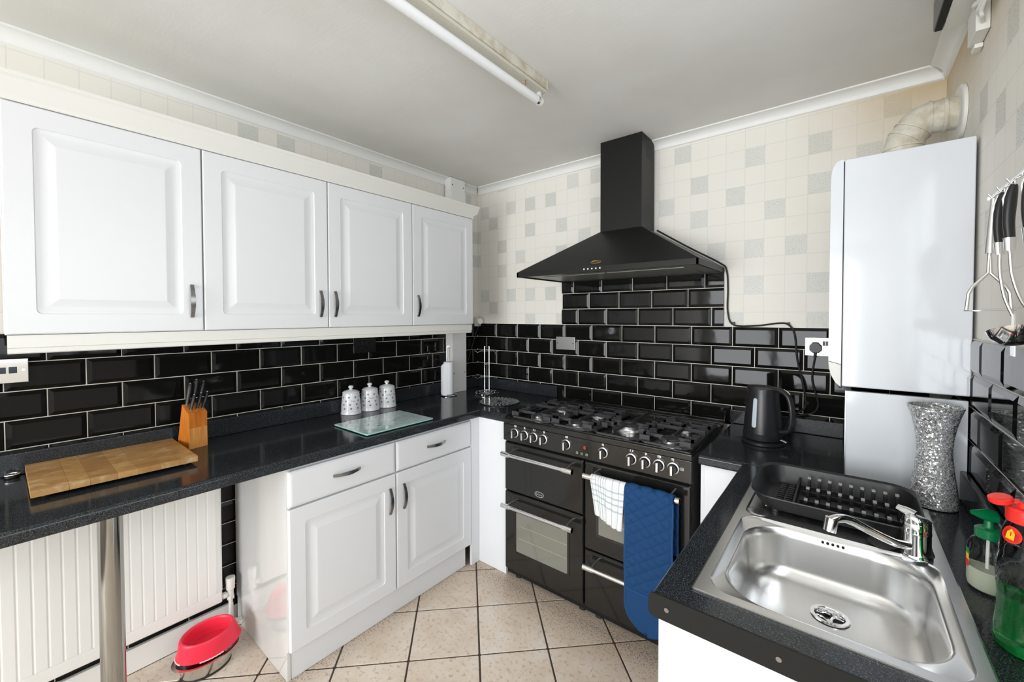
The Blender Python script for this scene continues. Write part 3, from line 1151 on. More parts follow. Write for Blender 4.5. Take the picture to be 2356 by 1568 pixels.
for x in (1.272, 1.298, 1.324):
    for b in ((-.005, .005, .004, .005), (-.005, .005, -.005, -.004), (-.005, -.004, -.005, .005), (.004, .005, -.005, .005), (-.002, .002, -.0006, .0006)):
        mb.face([(x + p[0], RY - 0.0055, 0.7985 + p[1]) for p in ((b[0], b[2]), (b[1], b[2]), (b[1], b[3]), (b[0], b[3]))])
mb.obj('buttons', m_print, dsp, smooth=0)
mb = MB()
add_text(mb, '0', 0.024, lambda x, y: (1.313 + x, RY - 0.0056, 0.829 + y))
mb.obj('digit', m_ledred, dsp, smooth=0)


def oven_door(name, x0, x1, z0, z1, win=None, prof_top=True):
    mb = MB()
    fy = lambda u, v, n: (u, RY + 0.022 - n, v)
    panel(mb, fy, x0, x1, z0, z1, [(0, 0, .003), (0, .016, .004), (.004, .021, .006), (.012, .022, .008)])
    d = mb.obj(name, m_black, rc, smooth=30)
    if win:
        a, b, c, e = win
        mb = MB()
        fr = 0.012
        rr = rrect((a + b) / 2, (c + e) / 2, b - a + 2 * fr, e - c + 2 * fr, 0.012, 4)
        ri = rrect((a + b) / 2, (c + e) / 2, b - a, e - c, 0.006, 4)
        yb = RY + 0.0005
        mb.loft([[(u, yb, v) for u, v in rr], [(u, yb - 0.003, v) for u, v in rr], [(u, yb - 0.001, v) for u, v in ri]], False, False)
        mb.obj('window_frame', m_black, d)
        mb = MB()
        mb.face([(a, RY - 0.0006, c), (b, RY - 0.0006, c), (b, RY - 0.0006, e), (a, RY - 0.0006, e)])
        g = mb.obj('pane', m_ovenglass, d, smooth=0)
        mb = MB()
        for zz in (c + (e - c) * 0.36, c + (e - c) * 0.68):
            mb.box(a + 0.02, b - 0.002, RY - 0.0012, RY - 0.0008, zz - 0.0012, zz + 0.0012)
        mb.obj('rack', mat('oven_rack', (0.42, 0.36, 0.22), 0.4), d, smooth=0)
    return d


def bar_handle(parent, x0, x1, z):
    y = RY - 0.052
    mb = MB()
    mb.cyl((x0, y, z), (x1, y, z), 0.0100, n=18)
    h = mb.obj('handle', m_chrome, parent)
    for s, x in ((1, x0), (-1, x1)):
        mb = MB()
        mb.cyl((x, y, z), (x + s * 0.050, y, z), 0.0138, n=18)
        mb.cyl((x + s * 0.052, y, z), (x + s * 0.056, y, z), 0.0128, n=18)
        mb.tube([(x + s * 0.040, y, z + 0.004), (x + s * 0.040, y + 0.026, z + 0.012), (x + s * 0.040, RY + 0.001, z + 0.012)], 0.005, 10)
        mb.obj('bracket', m_chrome, h)


d = oven_door('grill_door', RX0 + 0.006, 1.3015, 0.500, 0.765)
bar_handle(d, 0.834, 1.272, 0.7165)
mb = MB()
bx, bz = 1.046, 0.531
yb = RY - 0.0006
oval = lambda rx, rz, y: [(bx + rx * math.cos(2 * PI * i / 28), y, bz + rz * math.sin(2 * PI * i / 28)) for i in range(28)]
mb.loft([oval(0.0290, 0.0150, yb), oval(0.0285, 0.0145, yb - 0.0015), oval(0.0260, 0.0120, yb - 0.0015), oval(0.0255, 0.0115, yb - 0.0008)], False, False)
add_text(mb, 'Belling', 0.0145, lambda x, y: (bx + x, yb - 0.0012, bz + y))
mb.obj('badge', m_chrome2, d)
d = oven_door('oven_door', RX0 + 0.006, 1.3015, 0.060, 0.492, (0.893, 1.2142, 0.178, 0.392))
bar_handle(d, 0.834, 1.272, 0.4365)
d = oven_door('tall_oven_door', 1.3105, RX1 - 0.006, 0.345, 0.765, (1.385, 1.72, 0.432, 0.62))
bar_handle(d, 1.333, 1.768, 0.7165)
d = oven_door('drawer_front', 1.3105, RX1 - 0.006, 0.060, 0.337)
bar_handle(d, 1.333, 1.768, 0.2875)

# burners
BU = [(0.984, -0.556, 0.030), (0.962, -0.270, 0.040), (1.219, -0.556, 0.040), (1.214, -0.300, 0.036), (1.446, -0.430, 0.058), (1.688, -0.556, 0.046), (1.676, -0.285, 0.030)]
for x, y, r in BU:
    mb = MB()
    mb.lathe([(r * 1.5, 0.0), (r * 1.5, 0.003), (r * 1.08, 0.006), (r * 1.06, 0.009), (r * 1.06, 0.022), (r * 0.98, 0.024)], (x, y, 0.8975), 32)
    b = mb.obj('burner', m_chrome2, rc)
    mb = MB()
    mb.lathe([(r * 0.86, 0.0245), (r * 0.88, 0.027), (r * 0.82, 0.030), (r * 0.4, 0.031)], (x, y, 0.8975), 32)
    if r > 0.05:
        mb.lathe([(r * 0.36, 0.032), (r * 0.36, 0.038), (r * 0.28, 0.040)], (x, y, 0.8975), 24)
    mb.obj('burner_cap', m_iron, b)
# cast-iron pan supports
ZG = 0.9335


def bar(mb, p, q, wv=0.0034, z0=None, z1=ZG):
    p, q = Vector((*p, 0)), Vector((*q, 0))
    d = (q - p).normalized()
    s = Vector((-d.y, d.x, 0)) * wv
    zb = ZG - 0.013 if z0 is None else z0
    mb.loft([[(v_ + w_).xyz + Vector((0, 0, zz)) for v_, w_ in ((p, s), (q, s), (q, -s), (p, -s))] for zz in (zb, z1)])


def support(x0, x1, y0, y1, cs):
    mb = MB()
    # cranked outer frame
    zf = 0.912
    ch = 0.03
    loop = [(x0 + ch, y0), (x1 - ch, y0), (x1, y0 + ch), (x1, y1 - ch), (x1 - ch, y1), (x0 + ch, y1), (x0, y1 - ch), (x0, y0 + ch)]
    for p, q in zip(loop, loop[1:] + loop[:1]):
        bar(mb, p, q, 0.0042, zf - 0.008, zf)
    for p in ((x0 + 0.02, y0 + 0.02), (x1 - 0.02, y0 + 0.02), (x0 + 0.02, y1 - 0.02), (x1 - 0.02, y1 - 0.02)):
        mb.cyl((*p, 0.8977), (*p, 0.905), 0.006, n=8)
    for cx, cy, r in cs:
        ri = r * 0.72
        # long fingers towards the burner
        for (ax, ay) in ((x0, cy), (x1, cy)):
            s_ = 1 if ax > cx else -1
            bar(mb, (ax, cy), (cx + s_ * ri, cy), 0.0034, ZG - 0.014)
            bar(mb, (ax - s_ * 0.012, cy), (ax, cy), 0.0034, zf - 0.006)
        ylo = y0 if cy - y0 < 0.16 or len(cs) == 1 else (y0 + y1) / 2
        yhi = y1 if y1 - cy < 0.16 or len(cs) == 1 else (y0 + y1) / 2
        for ay, s_ in ((ylo, -1), (yhi, 1)):
            bar(mb, (cx, ay), (cx, cy + s_ * ri), 0.0034, ZG - 0.014)
        # flanking lugs along both sides
        for dy in (-0.085, -0.045, 0.045, 0.085):
            if y0 + 0.012 < cy + dy < y1 - 0.012:
                for ax, s_ in ((x0, 1), (x1, -1)):
                    L = 0.045 if abs(dy) < 0.06 else 0.030
                    bar(mb, (ax, cy + dy), (ax + s_ * L, cy + dy), 0.0032, zf - 0.004, ZG - 0.001)
    if len(cs) == 2:
        bar(mb, (x0, (y0 + y1) / 2), (x1, (y0 + y1) / 2), 0.0034, ZG - 0.016)
    return mb.obj('pan_support', m_iron, rc, smooth=0)


support(0.835, 1.088, -0.622, -0.120, [BU[0], BU[1]])
support(1.098, 1.328, -0.622, -0.120, [BU[2], BU[3]])
support(1.338, 1.556, -0.622, -0.120, [BU[4]])
support(1.566, 1.784, -0.622, -0.120, [BU[5], BU[6]])

# ------------------------------------------------------------------ cloths on the oven rail


def sheet(name, mat_, nu, nv, fn, parent=None, thick=0.003, uv=True):
    vs, fs, uvs = [], [], []
    for j in range(nv + 1):
        for i in range(nu + 1):
            vs.append(fn(i / nu, j / nv))
            uvs.append((i / nu, j / nv))
    for j in range(nv):
        for i in range(nu):
            a = j * (nu + 1) + i
            fs.append((a, a + 1, a + nu + 2, a + nu + 1))
    me = bpy.data.meshes.new(name)
    me.from_pydata(vs, [], fs)
    ul = me.uv_layers.new(name='UVMap')
    for p in me.polygons:
        for li in p.loop_indices:
            ul.data[li].uv = uvs[me.loops[li].vertex_index]
    me.materials.append(mat_)
    me.shade_smooth()
    o = link(name, me, parent)
    if thick:
        md = o.modifiers.new('cloth_thickness', 'SOLIDIFY')
        md.thickness = thick
        md.offset = 0
    return o


HYB, HZB = RY - 0.052, 0.7165


def drape(s, L_back, L_front, r=0.0165):
    """path over the bar: s in metres from back hem to front hem -> (dy, dz, nrm)"""
    arc = PI * r
    if s < L_back:
        return (r, -(L_back - s), 1)
    if s < L_back + arc:
        a = (s - L_back) / r
        return (r * math.cos(a), r * math.sin(a), 0)
    return (-r, -(s - L_back - arc), -1)


def towel_fn(u, v):
    LB, LF = 0.11, 0.170
    tot = LB + LF + PI * 0.0165
    s = v * tot
    dy, dz, sd = drape(s, LB, LF)
    low = max(0.0, -dz) / 0.17
    xl = 1.376 + 0.030 * low
    xr = 1.5425 - 0.012 * low
    x = xl + (xr - xl) * u
    fold = 0.0065 * math.sin(u * 15 + 0.6 * low) * (0.35 + low) * (1 if sd < 0 else 0.4)
    z = HZB + dz + 0.006 * math.sin(u * 5 + 1.2) * (1 if sd < 0 else 0) - (0.022 * u * low if sd < 0 else 0) + 0.012 * (1 - u) * low
    return (x, HYB + dy - (abs(fold) if sd < 0 else 0), z)


t_ = thing('tea_towel', 'white checked tea towel hanging from the oven door rail', 'towel', (1.465, HYB, 0.58))
sheet('cloth', m_towel, 60, 70, towel_fn, t_, 0.004)
mb = MB()
mb.tube([(1.470, HYB - 0.020, 0.567), (1.462, HYB - 0.022, 0.556), (1.450, HYB - 0.024, 0.547)], 0.0022, 6)
mb.obj('hanging_loop', m_paper, t_)


def mitt_fn(u, v, grow=0.0):
    LB, LF = 0.24, 0.590
    r = 0.0175 + grow
    tot = LB + LF + PI * 0.0175
    s = v * tot
    dy, dz, sd = drape(s, LB, LF, r)
    x0, x1 = 1.5455, 1.7475
    low = max(0.0, -dz)
    cx, hw = (x0 + x1) / 2, (x1 - x0) / 2
    w = hw
    if sd < 0 and low > LF - 0.115:      # rounded pocket end
        k = (low - (LF - 0.115)) / 0.115
        w = hw * math.sqrt(max(0.0004, 1 - k ** 2.3))
    if sd > 0:
        cx += 0.010
    x = cx + w * (2 * u - 1)
    z = HZB + dz
    q = 0.0
    if low < 0.42 or sd >= 0:
        a, b = (x * 0.8 + z) / 0.046, (x * 0.8 - z) / 0.046
        q = 0.0075 * (abs(math.sin(PI * a)) * abs(math.sin(PI * b))) ** 0.38
    elif low >= 0.42:
        q = 0.006 + 0.002 * math.sin(u * 9)
    e = min(u, 1 - u)
    q *= min(1, e * 14)
    q += 0.003 * math.sin(v * 21 + u * 3) * (1 if sd < 0 else .3)
    sg = -1 if sd <= 0 else 1
    return (x, HYB + dy + sg * (q + 0.003), z + (q if sd == 0 else 0) - 0.012 * (u - 0.5) * (1 if sd < 0 else 0) * min(1, low * 8))


t_ = thing('oven_glove', 'blue quilted double oven glove hanging from the oven door rail', 'oven glove', (1.645, HYB, 0.12))
sheet('quilted_cloth', m_blue, 90, 300, mitt_fn, t_, 0.006)
# binding along the edge of the front panel and across the pocket mouth
mb = MB()
LBt = 0.24 / (0.24 + 0.59 + PI * 0.0175)
pts = [mitt_fn(0.004, LBt + (1 - LBt) * k / 60) for k in range(6, 60)]
pts2 = [mitt_fn(0.996, LBt + (1 - LBt) * k / 60) for k in range(6, 60)]
mb.tube(pts + pts2[::-1], 0.0042, 8)
vk = LBt + (PI * 0.0175 + 0.425) / (0.24 + 0.59 + PI * 0.0175)
mb.tube([Vector(mitt_fn(0.01 + 0.98 * k / 24, vk)) + Vector((0, -0.004, 0)) for k in range(25)], 0.0035, 8)
mb.obj('binding', m_bluetrim, t_)

# ------------------------------------------------------------------ hood
hd = thing('cooker_hood', 'black chimney cooker hood above the range cooker', 'hood', (1.28, -0.2, 1.683))
QX0, QX1, QY = 0.780, 1.780, -0.490
mb = MB()
for b in ((QX0, QX1, QY, QY + 0.012), (QX0, QX1, -0.014, -0.0075), (QX0, QX0 + 0.012, QY, -0.008), (QX1 - 0.012, QX1, QY, -0.008)):
    mb.box(b[0], b[1], b[2], b[3], 1.683, 1.711, 0.001)
lip = mb.obj('lip', m_blacksatin, hd)
mb = MB()
mb.face([(QX0 + .01, QY + .01, 1.690), (QX1 - .01, QY + .01, 1.690), (QX1 - .01, -0.01, 1.690), (QX0 + .01, -0.01, 1.690)])
und = mb.obj('underside', m_filter, hd, smooth=0)
for a, b in ((QX0 + 0.10, 1.275), (1.285, QX1 - 0.10)):
    mb = MB()
    mb.box(a, b, QY + 0.13, -0.06, 1.686, 1.6895, 0.001)
    mb.obj('filter', m_filter, hd)
CX0, CX1, CYF = 1.164, 1.408, -0.195
mb = MB()
mb.loft([[(QX0 + .001, QY + .001, 1.711), (QX1 - .001, QY + .001, 1.711), (QX1 - .001, -0.0075, 1.711), (QX0 + .001, -0.0075, 1.711)],
         [(CX0, CYF, 1.944), (CX1, CYF, 1.944), (CX1, -0.0075, 1.944), (CX0, -0.0075, 1.944)]], False, False)
can = mb.obj('canopy', m_blacksatin, hd, smooth=0)
mb = MB()
mb.box(CX0, CX1, CYF, -0.0075, 1.944, 2.4535, 0.0008)
ch = mb.obj('chimney', m_blacksatin, hd)
mb = MB()
for i in range(7):
    z = 2.335 + i * 0.012
    mb.box(CX1 - 0.0012, CX1 + 0.0002, -0.135, -0.035, z, z + 0.007)
mb.obj('vent', m_dark, ch, smooth=0)
mb = MB()
for i in range(5):
    x = 1.222 + i * 0.0225
    mb.cyl((x, QY + 0.0005, 1.700), (x, QY - 0.0012, 1.700), 0.0042, n=12)
mb.obj('buttons', m_print, lip)
mb = MB()
sl = Vector((0, CYF - QY, 1.944 - 1.711)).normalized()
nr = Vector((0, -sl.z, sl.y))
bc_ = Vector((1.272, QY, 1.711)) + sl * 0.040
ring = lambda rx, rz, h: [bc_ + Vector((rx * math.cos(2 * PI * i / 28), 0, 0)) + sl * (rz * math.sin(2 * PI * i / 28)) + nr * h for i in range(28)]
mb.loft([ring(0.029, 0.0150, 0.0), ring(0.0285, 0.0145, 0.0015), ring(0.026, 0.0120, 0.0015), ring(0.0255, 0.0115, 0.0008)], False, False)
add_text(mb, 'Belling', 0.0145, lambda x, y: bc_ + Vector((x, 0, 0)) + sl * y + nr * 0.0012)
mb.obj('badge', m_gold, can)
# hood cable
mb = MB()


def spl(pts, n=8):
    P = [Vector(p) for p in pts]
    out = []
    for i in range(len(P) - 1):
        p0, p1, p2, p3 = P[max(i - 1, 0)], P[i], P[i + 1], P[min(i + 2, len(P) - 1)]
        for k in range(n):
            t = k / n
            out.append(0.5 * ((2 * p1) + (-p0 + p2) * t + (2 * p0 - 5 * p1 + 4 * p2 - p3) * t * t + (-p0 + 3 * p1 - 3 * p2 + p3) * t ** 3))
    out.append(P[-1])
    return out


cb = thing('power_cable', 'black power cable clipped to the wallpaper beside the cooker hood', 'cable', (1.95, 0, 1.41))
mb.tube(spl([(1.425, -0.004, 1.950), (1.60, -0.004, 1.835), (1.760, -0.004, 1.735), (1.790, -0.004, 1.695), (1.797, -0.004, 1.60), (1.797, -0.004, 1.48), (1.825, -0.005, 1.412), (1.93, -0.005, 1.409), (2.02, -0.006, 1.422), (2.062, -0.008, 1.416), (2.088, -0.013, 1.37), (2.100, -0.014, 1.25), (2.121, -0.014, 1.15), (2.135, -0.016, 1.06), (2.128, -0.020, 1.02), (2.09, -0.03, 0.985), (2.075, -0.045, 0.940), (2.06, -0.06, 0.912)]), 0.0042, 8)
mb.obj('wire', m_cable, cb)
for x in (1.825, 2.062):
    mb = MB()
    mb.box(x - 0.006, x + 0.006, -0.010, 0.0055, 1.413, 1.427, 0.002)
    mb.obj('clip', m_cable, cb)

# ------------------------------------------------------------------ sockets and plates
t_ = thing('socket_plate', 'polished chrome double outlet plate under the wall cabinets', 'outlet plate', (0.005, -2.40, 1.27))
mb = MB()
mb.box(0.0068, 0.0125, -2.474, -2.327, 1.229, 1.313, 0.002)
mb.obj('plate', m_chrome, t_)
for y in (-2.388, -2.363):
    mb = MB()
    mb.box(0.0115, 0.0138, y - 0.0095, y + 0.0095, 1.263, 1.285, 0.001)
    mb.obj('port', mat('dark_port', (0.02, 0.03, 0.045), 0.2), t_)
mb = MB()
mb.cyl((0.012, -2.339, 1.273), (0.0138, -2.339, 1.273), 0.004, n=12)
mb.obj('screw', m_chrome2, t_)

m_smoke = mat('black_nickel', (0.22, 0.22, 0.22), 0.14, 1.0)
t_ = thing('double_socket', 'dark chrome double power socket above the heart canisters', 'socket', (0.005, -1.0, 1.28))
mb = MB()
mb.box(0.0068, 0.0125, -1.074, -0.925, 1.239, 1.322, 0.002)
mb.obj('plate', m_smoke, t_)
for y in (-1.040, -0.959):
    mb = MB()
    mb.box(0.012, 0.0132, y - 0.004, y + 0.004, 1.287, 1.300)
    mb.box(0.012, 0.0132, y - 0.016, y - 0.007, 1.262, 1.270)
    mb.box(0.012, 0.0132, y + 0.007, y + 0.016, 1.262, 1.270)
    mb.obj('pin_holes', m_dark, t_, smooth=0)
    mb = MB()
    s_ = 1 if y < -1 else -1
    mb.box(0.012, 0.0155, y + s_ * 0.026 - 0.006, y + s_ * 0.026 + 0.006, 1.290, 1.308, 0.001)
    mb.obj('rocker', m_blackplastic, t_)
t_ = thing('blank_plate', 'plain brushed metal blanking plate on the black tiles', 'blank plate', (0.816, 0, 1.275))
mb = MB()
mb.box(0.743, 0.890, -0.0125, -0.0068, 1.233, 1.319, 0.0025)
mb.obj('plate', mat('brushed_plate', (0.42, 0.42, 0.40), 0.38, 0.9), t_)
for x in (0.757, 0.876):
    mb = MB()
    mb.cyl((x, -0.012, 1.277), (x, -0.0136, 1.277), 0.0038, n=10)
    mb.obj('screw', m_dark, t_)
t_ = thing('double_socket', 'chrome double power socket beside the boiler with kettle plugged in', 'socket', (2.2, 0, 1.31))
mb = MB()
mb.box(2.129, 2.276, -0.0125, -0.0068, 1.272, 1.357, 0.002)
mb.obj('plate', mat('dull_chrome', (0.46, 0.46, 0.47), 0.16, 1.0), t_)
for x in (2.203, 2.214):
    mb = MB()
    mb.box(x - 0.008, x + 0.0025, -0.0155, -0.012, 1.320, 1.342, 0.001)
    mb.obj('rocker', m_blackplastic, t_)
t_ = thing('power_plug', 'black three-pin plug and lead in the socket beside boiler', 'plug', (2.168, -0.02, 1.30))
mb = MB()
mb.prism([(2.145, 1.320), (2.158, 1.336), (2.180, 1.336), (2.194, 1.320), (2.194, 1.298), (2.182, 1.286), (2.157, 1.286), (2.145, 1.298)], lambda p: (2.1695 + (p[0] - 2.1695) * .82, -0.036, 1.311 + (p[1] - 1.311) * .82), lambda p: (p[0], -0.0128, p[1]))
mb.cyl((2.169, -0.024, 1.290), (2.168, -0.024, 1.262), 0.0075, 0.005, 12)
mb.obj('plug_body', m_blackplastic, t_)
mb = MB()
mb.tube(spl([(2.168, -0.024, 1.265), (2.160, -0.024, 1.20), (2.160, -0.022, 1.15), (2.178, -0.022, 1.08), (2.182, -0.024, 1.04), (2.165, -0.03, 1.01), (2.12, -0.035, 0.993), (2.08, -0.05, 0.975), (2.066, -0.08, 0.94), (2.052, -0.13, 0.9135), (2.035, -0.19, 0.9135)]), 0.0038, 8)
mb.obj('lead', m_cable, t_)
# little white junction box in the corner with hanging wire
t_ = thing('junction_box', 'small cream junction box with thin wire in the tiled corner', 'junction box', (0.03, -0.03, 1.40))
mb = MB()
mb.box(0.0075, 0.040, -0.046, -0.0075, 1.380, 1.452, 0.002)
mb.obj('trunking', m_oldplastic, t_)
mb = MB()
mb.cyl((0.041, -0.030, 1.420), (0.070, -0.044, 1.420), 0.0225, n=20)
mb.obj('cap', m_plastic, t_)
mb = MB()
mb.tube(spl([(0.060, -0.042, 1.398), (0.045, -0.060, 1.34), (0.030, -0.11, 1.19), (0.027, -0.165, 1.05), (0.027, -0.190, 0.985)]), 0.0018, 6)
mb.obj('wire', m_cable, t_)

# ------------------------------------------------------------------ left worktop objects
# cutting board of glued staves
cbd = thing('cutting_board', 'thick wooden cutting board of glued staves lying by the knife block', 'cutting board', (0.21, -2.135, ZW))
ys = [-2.342, -2.262, -2.215, -2.150, -2.098, -2.040, -1.985, -1.930]
for a, b in zip(ys, ys[1:]):
    mb = MB()
    mb.box(0.0265, 0.388, a + 0.0001, b - 0.0001, 0.9170, 0.9375, 0.0006, 1)
    mb.obj('stave', m_board, cbd)
for x in (0.06, 0.35):
    for y in (-2.31, -1.96):
        mb = MB()
        mb.cyl((x, y, ZW + 0.0003), (x, y, 0.9175), 0.009, n=12)
        mb.obj('foot', m_rubber, cbd)
# knife block (local frame: x = towards the viewer side, y = across)
kb = thing('knife_block', 'orange wooden knife block with a striped front pad on the worktop', 'knife block', (0.1452, -1.8680, ZW + 0.0005), rz=R(12))
mb = MB()
mb.prism([(0.0, 0.0), (-0.092, 0.0), (-0.050, 0.183), (0.002, 0.147)], lambda p: (p[0], -0.0345, p[1]), lambda p: (p[0], 0.0345, p[1]))
o = mb.obj('block', m_block, kb, smooth=0)
mb = MB()
mb.box(-0.0005, 0.0015, -0.0345, 0.0345, 0.0, 0.086)
mb.obj('front_pad', m_block2, kb, smooth=0)
KBM = Matrix.Translation((0.1452, -1.8680, ZW + 0.0005)) @ Matrix.Rotation(R(12), 4, 'Z')
for i, (dx, dy, L, r) in enumerate(((-0.038, -0.022, 0.092, .0085), (-0.040, 0.000, 0.104, .009), (-0.038, 0.022, 0.094, .0085), (-0.010, -0.021, 0.064, .0065), (-0.010, 0.002, 0.068, .0065), (-0.010, 0.023, 0.070, .0065))):
    z0 = 0.1470 + (0.002 - dx) * 0.692 + 0.003
    lp = KBM @ Vector((dx, dy, z0 + 0.0005))
    kn = thing('kitchen_knife', 'long black-handled knife at the back of the orange knife block' if i < 3 else 'short black-handled knife at the front of the orange knife block', 'knife', lp, 'long knives in the wooden block' if i < 3 else 'short knives in the wooden block', rz=R(12))
    dyy = 0.016 + 0.003 * (i % 3)
    mb = MB()
    mb.box(-r * 0.9, r * 0.9, -r * 0.55, r * 0.55, -0.0035 if 0 else 0.0, 0.006, 0.001)
    mb.obj('bolster', m_chrome2, kn)
    mb = MB()
    rings = []
    for k in range(9):
        q = k / 8
        p = Vector((-0.004 * q, dyy * q, 0.0055 + (L - 0.0055) * q))
        rr = r * (0.85 + 0.25 * math.sin(PI * q * 0.9)) * (0.72 if k == 8 else 1)
        rings.append([p + Vector((rr * 1.25 * math.cos(2 * PI * a / 14), rr * 0.85 * math.sin(2 * PI * a / 14), 0)) for a in range(14)])
    mb.loft(rings)
    h = mb.obj('handle', m_blackplastic, kn)
    mb = MB()
    mb.lathe([(r * 0.5, L), (r * 0.42, L + 0.0018)], (-0.004, dyy, 0), 12)
    mb.obj('end_cap', m_chrome2, kn)
# small chrome ring by the board
t_ = thing('trinket', 'small shiny black and chrome round piece lying beside the cutting board', 'trinket', (0.045, -2.372, ZW))
mb = MB()
mb.lathe([(0.014, 0.0004), (0.0175, 0.003), (0.0175, 0.009), (0.014, 0.011)], (0.046, -2.372, ZW), 24)
mb.obj('base', m_blackplastic, t_)
mb = MB()
mb.tube([(0.046 + 0.0165 * math.cos(a * PI / 12), -2.372 + 0.0165 * math.sin(a * PI / 12), ZW + 0.0125) for a in range(24)], 0.0038, 10, closed=True)
mb.obj('ring', m_chrome, t_)

# three canisters
cl = [('Tea', 'white heart-patterned canister marked Tea, standing nearest the knife block', -1.133), ('Sugar', 'white heart-patterned canister marked Sugar, between the Tea and Coffee canisters', -1.013), ('Coffee', 'white heart-patterned canister marked Coffee, nearest the paper towel', -0.895)]
HEART = [(0, -0.5), (0.22, -0.22), (0.42, 0.05), (0.44, 0.28), (0.30, 0.44), (0.12, 0.40), (0, 0.22), (-0.12, 0.40), (-0.30, 0.44), (-0.44, 0.28), (-0.42, 0.05), (-0.22, -0.22)]
for txt, lb, cy in cl:
    cx = 0.080
    t_ = thing('canister', lb, 'canister', (cx, cy, ZW), 'three heart canisters on the worktop')
    body = [(0.050, 0.0004), (0.0560, 0.002), (0.0560, 0.010), (0.0530, 0.014), (0.0530, 0.028), (0.0525, 0.045), (0.0505, 0.075), (0.0468, 0.105), (0.045, 0.118)]
    mb = MB()
    mb.lathe(body, (cx, cy, ZW), 40)
    mb.obj('jar', m_ceramic, t_)
    mb = MB()
    mb.lathe([(0.0455, 0.1185), (0.0465, 0.121), (0.0455, 0.124), (0.036, 0.131), (0.018, 0.136), (0.008, 0.138), (0.0075, 0.142), (0.013, 0.147), (0.0145, 0.153), (0.011, 0.159), (0.003, 0.161)], (cx, cy, ZW), 36)
    mb.obj('lid', m_ceramic, t_)

    def rad(z):
        for (r0, z0), (r1, z1) in zip(body, body[1:]):
            if z0 <= z <= z1:
                return r0 + (r1 - r0) * (z - z0) / (z1 - z0)
        return 0.042
    mb = MB()

    def onjar(a, z, e=0.0004):
        r = rad(z) + e
        return (cx + r * math.cos(a), cy + r * math.sin(a), ZW + z)
    rows = [(0.098, 0), (0.078, 0.4), (0.058, 0.85), (0.036, 0.25)]
    for z, ph in rows:
        for k in range(6):
            a = -2.2 + k * 0.72 + ph
            if txt and abs(a + 0.35) < 0.5 and abs(z - 0.085) < 0.012:
                continue
            sz = 0.0125
            tl = 0.35 * math.sin(k * 2.1 + z * 90)
            vs_ = []
            for hx, hz in HEART:
                x2, z2 = hx * math.cos(tl) - hz * math.sin(tl), hx * math.sin(tl) + hz * math.cos(tl)
                vs_.append(onjar(a + x2 * sz / 0.048, z + z2 * sz))
            mid = mb.bm.verts.new(onjar(a, z))
            bv = [mb.bm.verts.new(p) for p in vs_]
            for q in range(len(bv)):
                mb.bm.faces.new((mid, bv[q], bv[(q + 1) % len(bv)]))
    mb.obj('heart_print', m_printgrey, t_, smooth=0, kind='stuff')
    mb = MB()
    add_text(mb, txt, 0.013, lambda x, y: onjar(-0.35 + x / 0.047, 0.078 + y))
    mb.obj('lettering', m_printgrey, t_, smooth=0)

# glass worktop saver
t_ = thing('glass_board', 'pale green printed glass chopping board in front of canisters', 'chopping board', (0.42, -1.137, ZW))
mb = MB()
mb.prism(rrect(0.417, -1.137, 0.296, 0.396, 0.006, 3), lambda p: (p[0], p[1], 0.9095), lambda p: (p[0], p[1], 0.9145))
mb.obj('sheet', m_pale, t_, smooth=0)
mb = MB()
mb.prism(rrect(0.417, -1.137, 0.293, 0.393, 0.006, 3), lambda p: (p[0], p[1], 0.9146), lambda p: (p[0], p[1], 0.9149))
mb.obj('printed_top', m_gboard, t_, smooth=0)
for x in (0.30, 0.535):
    for y in (-1.30, -0.975):
        mb = MB()
        mb.cyl((x, y, ZW + 0.0003), (x, y, 0.9096), 0.007, n=12)
        mb.obj('foot', m_rubber, t_)

# paper towel on holder
t_ = thing('paper_towel', 'nearly used paper towel roll on a chrome wire holder', 'paper towel', (0.118, -0.420, ZW))
px, py = 0.118, -0.420
mb = MB()
mb.tube([(px + 0.055 * math.cos(a * PI / 16), py + 0.055 * math.sin(a * PI / 16), ZW + 0.0045) for a in range(32)], 0.004, 8, closed=True)
mb.tube([(px, py - 0.055, ZW + 0.0045), (px, py + 0.055, ZW + 0.0045)], 0.003, 8)
mb.tube([(px - 0.008, py - 0.006, ZW + 0.004), (px - 0.008, py - 0.006, ZW + 0.335), (px - 0.005, py - 0.003, ZW + 0.345), (px + 0.005, py + 0.004, ZW + 0.345), (px + 0.008, py + 0.006, ZW + 0.335), (px + 0.008, py + 0.006, ZW + 0.004)], 0.0028, 8)
mb.obj('holder', m_chrome, t_)
mb = MB()
mb.lathe([(0.017, 0.010), (0.033, 0.010), (0.034, 0.014), (0.034, 0.232), (0.033, 0.235), (0.017, 0.235), (0.017, 0.010)], (px, py, ZW), 32, False, False)
mb.obj('roll', m_paper, t_)
mb = MB()
pts = []
for i in range(9):
    a = R(-60) - i * R(9)
    pts.append((px + (0.035 + 0.0022 * i) * math.cos(a), py + (0.035 + 0.0022 * i) * math.sin(a)))
bm0 = [(p[0], p[1], ZW + 0.002 + 0.010 * i / 8) for i, p in enumerate(pts)]
bm1 = [(p[0], p[1], ZW + 0.232 - 0.030 * (i / 8) ** 2) for i, p in enumerate(pts)]
mb.loft([bm0, bm1], False, False, closed=False)
mb.obj('loose_sheet', m_paper, t_)

